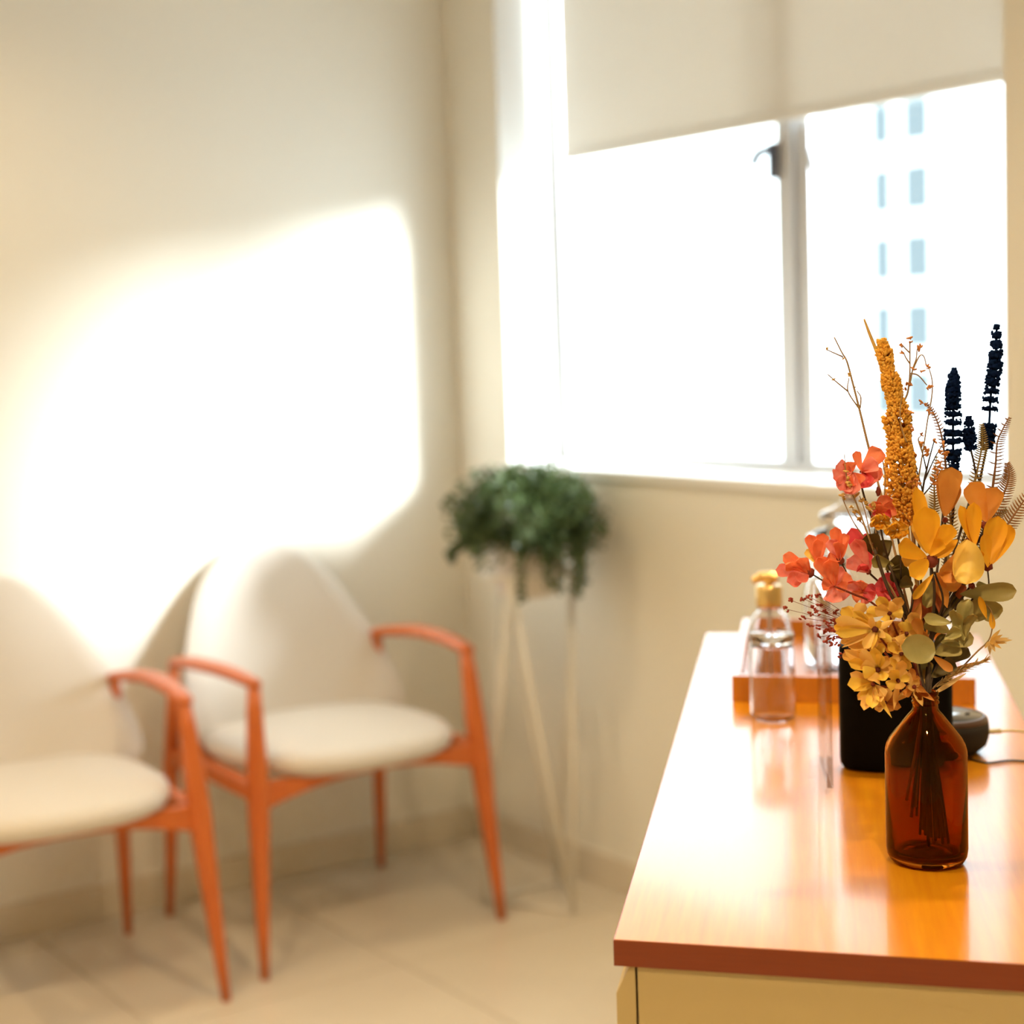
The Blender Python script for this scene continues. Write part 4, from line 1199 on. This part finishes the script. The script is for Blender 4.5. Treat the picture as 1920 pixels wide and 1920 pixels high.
t = thing('upper_coral_sprig', 'upper sprig of coral flowers left of the golden plume')
pinkbloom(t, 1616, 884, 0.0, [(1652, 842, 42, -0.006, M_CORAL), (1644, 866, 36, -0.012, M_PINK), (1604, 846, 20, 0.0, M_CORAL), (1646, 902, 44, -0.010, M_PINK), (1628, 912, 36, -0.014, M_ROSE), (1656, 890, 30, -0.004, M_CORAL)], 4)
pinkbloom(t, 1596, 884, -0.002, [(1568, 872, 34, -0.004, M_PINK), (1576, 920, 40, -0.010, M_PINK), (1600, 926, 38, -0.014, M_PINK), (1562, 896, 36, -0.006, M_PINK), (1592, 866, 30, -0.008, M_CORAL), (1612, 908, 34, -0.012, M_CORAL)], 4)
pinkbloom(t, 1646, 966, 0.004, [(1640, 940, 28, 0.0, M_CORAL), (1662, 928, 32, -0.002, M_CORAL), (1676, 950, 34, 0.002, M_CORAL), (1672, 968, 28, -0.004, M_ROSE), (1656, 948, 28, -0.010, M_CORAL), (1636, 960, 22, 0.0, M_ROSE)], 4)
part('side_stem', tube(stem_pts([(1640, 1000, 0.004), (1646, 966, 0.004)]), 0.0008, 5), M_DKSTEM, t)
part('side_stem', tube(stem_pts([(1655, 960, 0.004), (1660, 900, 0.006), (1655, 862, 0.004)]), 0.0006, 5), M_TWIG, t)
part('withered_bud', ball(P(1647, 922, 0.0), 6 * PXM, 8, 6, (0.8, 0.8, 1.5), None, 0.2), M_CALYX, t)
long_stem('stem', t, [(1712, 1210, 0.0), (1670, 1090, 0.006), (1645, 1000, 0.008), (1620, 930, 0.006), (1612, 888, 0.002)], 0.0012, 0.0009, -0.006, -0.003, -0.002, -0.002, 0.05, M_DKSTEM)

# --- leaves -----------------------------------------------------------------------
t = thing('dark_leaf_sprig', 'sprig of dark olive leaves between the rose and yellow flowers', 'dried leaves')
petal(t, (1652, 1048), (1626, 1002), 42, 0.0, -0.004, M_DKLEAF, 0.4, 0.05, 'wide', 0, 'leaf')
petal(t, (1660, 1050), (1656, 1012), 36, -0.002, 0.004, M_DKLEAF, 0.4, 0.05, 'wide', 0, 'leaf')
petal(t, (1676, 1060), (1634, 1050), 30, -0.006, -0.010, M_OLIVE, 0.5, 0.10, 'wide', 0, 'leaf')
petal(t, (1660, 1068), (1692, 1050), 32, -0.008, -0.004, M_DKLEAF, 0.4, 0.05, 'wide', 0.2, 'leaf')
petal(t, (1708, 1094), (1674, 1066), 42, -0.004, -0.006, M_DKLEAF, 0.4, 0.05, 'round', 0, 'leaf')
petal(t, (1712, 1098), (1688, 1088), 30, -0.008, -0.012, M_DKLEAF, 0.4, 0.05, 'wide', 0, 'leaf')
long_stem('stem', t, [(1712, 1220, -0.006), (1700, 1150, -0.010), (1668, 1060, -0.008)], 0.0018, 0.0013, -0.004, 0.006, -0.002, 0.004, 0.03)
part('branch', tube(stem_pts([(1706, 1170, -0.010), (1668, 1110, -0.010), (1640, 1030, -0.008)]), 0.0015, 6), M_DKSTEM, t)
part('branch', tube(stem_pts([(1704, 1160, -0.010), (1712, 1120, -0.008), (1706, 1096, -0.006)]), 0.0010, 6), M_DKSTEM, t)

t = thing('rust_leaf_sprig', 'sprig of rust brown leaves deep behind the cream star flowers', 'dried leaves')
for (a, b, w, m_) in (((1716, 1200), (1700, 1150), 30, M_BROWNLEAF), ((1724, 1180), (1742, 1120), 26, M_BROWNLEAF), ((1740, 1190), (1768, 1140), 24, M_DKLEAF), ((1730, 1220), (1716, 1170), 26, M_BROWNLEAF),
                     ((1740, 1240), (1722, 1196), 28, M_DKLEAF), ((1750, 1180), (1790, 1120), 22, M_DKLEAF), ((1700, 1160), (1684, 1110), 22, M_DKLEAF), ((1748, 1230), (1774, 1190), 26, M_DKLEAF)):
    petal(t, a, b, w, 0.010, 0.014, m_, 0.5, 0.06, 'round', random.uniform(-0.4, 0.4), 'leaf', ripple=0.15)
long_stem('stem', t, [(1738, 1240, 0.008), (1734, 1170, 0.012), (1744, 1120, 0.014)], 0.0013, 0.0009, 0.0, -0.002, 0.0, -0.003, 0.02)

t = thing('olive_leaf_branch', 'branch of round olive eucalyptus leaves on the right above the bottle', 'dried leaves')
petal(t, (1800, 1114), (1906, 1108), 40, -0.014, -0.012, M_OLIVE, 0.6, 0.06, 'round', 0.15, 'leaf')
petal(t, (1868, 1094), (1898, 1118), 26, -0.006, -0.004, M_OLIVEL, 0.5, 0.08, 'wide', 0, 'leaf')
petal(t, (1856, 1100), (1830, 1096), 16, -0.006, -0.006, M_OLIVEL, 0.5, 0.08, 'wide', 0, 'leaf')
petal(t, (1830, 1120), (1872, 1158), 44, -0.006, -0.004, M_OLIVE, 0.5, 0.05, 'round', 0, 'leaf')
petal(t, (1826, 1118), (1834, 1166), 40, -0.008, -0.008, M_OLIVE, 0.5, 0.05, 'wide', 0, 'leaf')
petal(t, (1812, 1100), (1788, 1112), 34, -0.002, 0.002, M_BROWNLEAF, 0.5, 0.05, 'wide', 0, 'leaf')
petal(t, (1768, 1160), (1804, 1116), 22, 0.0, 0.002, M_DKLEAF, 0.4, 0.05, 'round', 0, 'leaf')
# crumpled pale leaves
petal(t, (1806, 1200), (1818, 1124), 34, -0.022, -0.026, M_OLIVEL, -0.6, 0.10, 'round', 0.3, 'leaf', ripple=0.5)
petal(t, (1796, 1196), (1788, 1142), 26, -0.020, -0.028, M_OLIVEL, 0.6, 0.10, 'round', -0.4, 'leaf', ripple=0.5)
petal(t, (1812, 1196), (1824, 1150), 26, -0.024, -0.030, M_OLIVE, -0.5, 0.12, 'wide', 0.5, 'leaf', ripple=0.6)
petal(t, (1784, 1168), (1732, 1158), 26, -0.022, -0.018, M_OLIVEL, 0.5, 0.08, 'round', 0.3, 'leaf')
petal(t, (1780, 1186), (1736, 1160), 40, -0.014, -0.010, M_OLIVE, 0.4, 0.05, 'wide', 0, 'leaf')
petal(t, (1770, 1200), (1800, 1180), 26, -0.024, -0.030, M_OLIVEL, 0.6, 0.1, 'wide', 0, 'leaf', ripple=0.4)
petal(t, (1764, 1204), (1826, 1196), 34, -0.018, -0.020, M_OLIVE, 0.4, 0.05, 'round', 0, 'leaf')
petal(t, (1754, 1226), (1800, 1208), 44, -0.016, -0.018, M_OLIVE, 0.4, 0.05, 'wide', 0, 'leaf')
petal(t, (1754, 1222), (1690, 1212), 54, -0.032, -0.036, M_OLIVEL, 0.35, 0.05, 'disc', 0.1, 'leaf')
petal(t, (1768, 1244), (1816, 1216), 34, -0.006, -0.002, M_DKLEAF, 0.4, 0.05, 'wide', 0, 'leaf')
petal(t, (1734, 1282), (1734, 1238), 34, -0.016, -0.018, M_OLIVE, 0.4, 0.05, 'wide', 0, 'leaf')
petal(t, (1746, 1270), (1790, 1240), 34, -0.010, -0.008, M_DKLEAF, 0.4, 0.05, 'wide', 0, 'leaf')
petal(t, (1750, 1230), (1786, 1258), 18, -0.020, -0.024, M_TAN, 0.4, 0.05, 'round', 0, 'leaf')
petal(t, (1836, 1118), (1850, 1160), 12, -0.020, -0.018, M_YEL, 0.5, 0.1, 'point', 0, 'leaf')
long_stem('stem', t, [(1748, 1270, -0.008), (1770, 1220, -0.010), (1800, 1150, -0.008), (1850, 1098, -0.006)], 0.0014, 0.0009, 0.008, 0.005, 0.003, 0.004, 0.015)

# --- straw star and feathery grass on the right ------------------------------------
t = thing('straw_star_sprig', 'pale straw sprig with spiky star bloom at lower right', 'dried grass')
part('stem', tube(stem_pts([(1750, 1290, -0.004), (1792, 1262, -0.006), (1830, 1224, -0.008), (1856, 1196, -0.008), (1860, 1150, -0.008), (1838, 1122, -0.010)]), [0.0008] * 20 + [0.0006] * 16, 5), M_TWIG, t)
for k, (tx, ty, w) in enumerate([(1876, 1180, 7), (1898, 1200, 9), (1888, 1206, 7), (1866, 1222, 8), (1878, 1216, 7), (1856, 1228, 7), (1880, 1190, 7), (1892, 1196, 7), (1872, 1184, 6), (1846, 1216, 6), (1868, 1206, 10)]):
    petal(t, (1856, 1202), (tx, ty), w, -0.008, -0.008 + random.uniform(-.01, .01), M_STRAW if k % 2 else M_CREAM, 0.3, 0.05, 'point', 0, nu=4, nv=2)
petal(t, (1862, 1180), (1858, 1148), 11, -0.010, -0.008, M_YEL, 0.4, 0.05, 'point')

t = thing('feathery_grass', 'soft feathery straw grass lying out right above the bottle neck', 'dried grass')
gs = []
for (a, b) in (((1750, 1290), (1850, 1238)), ((1748, 1296), (1808, 1258))):
    for k in range(60):
        u = random.uniform(0.15, 1)
        x, y = a[0] + (b[0] - a[0]) * u, a[1] + (b[1] - a[1]) * u - 6 * math.sin(PI * u)
        ang = math.atan2(b[1] - a[1], b[0] - a[0]) + random.uniform(-0.6, 0.6)
        L = random.uniform(8, 18)
        gs.append(tube([P(x, y, -0.006), P(x + L * math.cos(ang), y + L * math.sin(ang), -0.006 + random.uniform(-.006, .006))], [0.0006, 0.0002], 4))
part('plume_hairs', join(*gs), M_STRAW, t, kind='stuff')
part('stem', tube(stem_pts([(1742, 1330, 0.0), (1752, 1288, -0.004), (1800, 1258, -0.006), (1848, 1240, -0.006)]), 0.0008, 5), M_TWIG, t)
petal(t, (1776, 1262), (1836, 1240), 9, -0.004, -0.006, M_TAN, 0.3, 0.05, 'point')
petal(t, (1752, 1300), (1812, 1262), 9, -0.006, -0.008, M_STRAW, 0.3, 0.05, 'point')

# --- red berry grass on the left ------------------------------------------------------
t = thing('red_berry_spray', 'fine spray of tiny dark red berries at lower left', 'dried berries')
tips = [(1474, 1142), (1484, 1126), (1505, 1122), (1519, 1120), (1532, 1116), (1523, 1140), (1538, 1134), (1505, 1158), (1522, 1152), (1532, 1150), (1548, 1146), (1566, 1148), (1580, 1148), (1568, 1162),
        (1520, 1172), (1536, 1176), (1548, 1168), (1556, 1172), (1562, 1166), (1538, 1194), (1546, 1184), (1552, 1182), (1560, 1180), (1548, 1204), (1558, 1208), (1566, 1198), (1570, 1206), (1574, 1196), (1580, 1198), (1556, 1196), (1578, 1228), (1584, 1222)]
out, st = [], []
for (x, y) in tips:
    dd = random.uniform(-0.012, 0.004)
    st.append(tube(bez([P(1636, 1200 + (y - 1160) * 0.25, -0.004), P((x + 1636) / 2, (y + 1200) / 2 - 8, dd), P(x, y, dd)], 5), 0.00028, 4))
    for _ in range(4):
        out.append(ball(P(x + random.uniform(-5, 5), y + random.uniform(-4, 4), dd), random.uniform(0.0011, 0.0017), 6, 5, (0.8, 0.8, 1.3), Vector((random.uniform(-1, 1), random.uniform(-1, 1), random.uniform(-1, 1))).normalized(), 0.15))
part('berries', join(*out), M_BERRY, t, kind='stuff')
part('fine_stems', join(*st), M_CALYX, t, kind='stuff')
long_stem('stem', t, [(1700, 1240, -0.002), (1636, 1200, -0.004)], 0.0010, 0.0007, -0.010, 0.003, -0.004, 0.004, 0.05, M_CALYX)

# --- cream star flowers, lower left ------------------------------------------------------
t = thing('cream_star_flowers', 'large cluster of buttery cream star flowers hanging over the bottle shoulder')
def star(px, py, dd, petals, mtl=M_CREAM, eye=5, eyemat=M_EYE):
    b = part('blossom_eye', ball(P(px, py, dd - 0.002), eye * PXM, 8, 6, (1, 1, 1), None, 0.15), eyemat, t)
    for i, (tx, ty, w, dz) in enumerate(petals):
        if w > 15:
            an = math.atan2(ty - py, tx - px) + random.uniform(0.3, 0.6)
            LL = math.hypot(tx - px, ty - py) * random.uniform(0.5, 0.8)
            petal(b, (px, py), (px + LL * math.cos(an), py + LL * math.sin(an)), w * 0.8, dd, dd + 0.004, mtl, 0.6, 0.1, 'round', random.uniform(-0.5, 0.5), nu=7, nv=4)
        petal(b, (px, py), (tx, ty), w, dd, dd + dz, mtl if i % 2 else (M_CREAMY if mtl is M_CREAM else M_CREAM), random.choice([0.5, 0.7, -0.4]), random.uniform(0.02, 0.14), 'point' if w < 15 else 'round', random.uniform(-0.4, 0.4), nu=7, nv=4)


star(1641, 1180, -0.034, [(1566, 1162, 24, -0.012), (1566, 1186, 26, -0.004), (1579, 1214, 14, 0.004), (1600, 1146, 22, 0.002), (1632, 1158, 13, -0.014), (1651, 1163, 11, -0.016), (1676, 1162, 13, -0.008), (1672, 1204, 16, -0.004), (1620, 1216, 20, -0.012), (1634, 1218, 14, -0.008), (1660, 1196, 14, -0.012)], M_CREAMY, 6)
star(1668, 1150, -0.020, [(1648, 1118, 26, 0.0), (1690, 1120, 24, -0.010), (1694, 1148, 22, -0.008), (1640, 1140, 26, -0.006), (1660, 1166, 20, -0.014), (1676, 1130, 22, -0.012), (1624, 1146, 24, 0.0)], M_CREAM, 4)
star(1600, 1160, -0.018, [(1578, 1140, 22, 0.0), (1622, 1132, 26, -0.004), (1590, 1136, 20, 0.004), (1612, 1176, 22, -0.008)], M_CREAM, 3)
star(1700, 1188, -0.020, [(1712, 1160, 24, -0.004), (1722, 1190, 22, -0.004), (1700, 1220, 24, -0.008), (1684, 1204, 20, -0.010), (1690, 1166, 20, -0.004)], M_CREAM, 4)
star(1646, 1256, -0.038, [(1583, 1218, 20, 0.0), (1590, 1240, 24, -0.004), (1614, 1220, 22, -0.010), (1640, 1214, 24, -0.008), (1664, 1230, 24, -0.008), (1652, 1226, 20, -0.016), (1674, 1250, 22, -0.004), (1618, 1262, 26, -0.016), (1640, 1278, 26, -0.020), (1660, 1276, 24, -0.014), (1616, 1246, 22, -0.012)], M_CREAMY, 5)
star(1637, 1283, -0.040, [(1589, 1284, 30, -0.004), (1594, 1262, 22, 0.0), (1601, 1296, 11, -0.010), (1620, 1332, 22, -0.008), (1636, 1328, 26, -0.014), (1652, 1316, 20, -0.016), (1672, 1346, 10, -0.006), (1660, 1306, 22, -0.012), (1612, 1306, 14, -0.004)], M_CREAM, 4, M_CALYX)
star(1684, 1276, -0.034, [(1670, 1232, 22, 0.0), (1692, 1238, 22, -0.010), (1670, 1256, 24, -0.014), (1690, 1292, 22, -0.014), (1664, 1288, 22, -0.008), (1676, 1330, 10, -0.002), (1706, 1270, 16, -0.006)], M_CREAM, 4)
star(1714, 1288, -0.030, [(1680, 1314, 14, -0.006), (1696, 1304, 16, -0.010), (1730, 1324, 14, -0.012), (1752, 1314, 12, -0.014), (1700, 1262, 16, -0.004), (1708, 1252, 16, 0.0), (1722, 1272, 14, -0.004), (1736, 1296, 14, -0.006), (1702, 1290, 14, -0.014)], M_TAN, 4, M_CALYX)
star(1628, 1222, -0.026, [(1586, 1204, 22, 0.0), (1600, 1230, 20, 0.0), (1640, 1196, 24, -0.004), (1660, 1212, 22, -0.004), (1650, 1244, 20, 0.0), (1612, 1250, 22, 0.002)], M_CREAMY, 4)
star(1690, 1226, -0.024, [(1664, 1206, 22, 0.0), (1700, 1198, 22, -0.004), (1716, 1236, 20, 0.0), (1672, 1246, 22, -0.004), (1706, 1256, 18, 0.0)], M_CREAM, 4)
star(1660, 1318, -0.022, [(1630, 1300, 22, 0.0), (1690, 1300, 22, 0.0), (1664, 1290, 24, 0.0), (1690, 1326, 18, 0.002), (1640, 1330, 20, 0.0)], M_TAN, 4)
star(1616, 1200, -0.016, [(1586, 1176, 24, 0.0), (1594, 1206, 20, 0.0), (1642, 1184, 24, 0.0), (1630, 1164, 22, 0.004), (1604, 1170, 24, 0.0)], M_CREAM, 3)
star(1664, 1196, -0.010, [(1640, 1166, 26, 0.0), (1690, 1166, 26, 0.0), (1700, 1200, 26, 0.0), (1676, 1226, 26, 0.0), (1640, 1214, 26, 0.0)], M_TAN, 3)
for (a, b, w, mtl) in (((1600, 1186), (1563, 1174), 16, M_CREAMY), ((1608, 1190), (1576, 1206), 14, M_CREAM), ((1722, 1178), (1708, 1148), 24, M_CREAM), ((1728, 1196), (1716, 1158), 22, M_TAN), ((1604, 1240), (1580, 1226), 18, M_CREAM), ((1730, 1316), (1733, 1338), 9, M_CREAM), ((1716, 1314), (1756, 1318), 10, M_TAN)):
    petal(t, a, b, w, -0.024, -0.030, mtl, 0.5, 0.08, 'round')
for (x, y, dd) in ((1641, 1184, -0.030), (1668, 1154, -0.016), (1700, 1192, -0.016), (1648, 1260, -0.030), (1684, 1278, -0.028), (1714, 1290, -0.024), (1602, 1162, -0.014), (1637, 1285, -0.034)):
    part('side_stem', tube(stem_pts([(1726, 1312, -0.006), ((x + 1728) / 2, (y + 1300) / 2, dd * 0.5), (x, y, dd + 0.004)]), 0.0010, 5), M_CALYX, t)
long_stem('stem', t, [(1728, 1312, -0.006)], 0.0018, 0.0016, -0.002, 0.008, -0.003, 0.004, 0.03, M_DKSTEM)

print('objects', len(bpy.data.objects), 'tris', sum(len(p.vertices) - 2 for o in bpy.data.objects if o.type == 'MESH' for p in o.data.polygons))
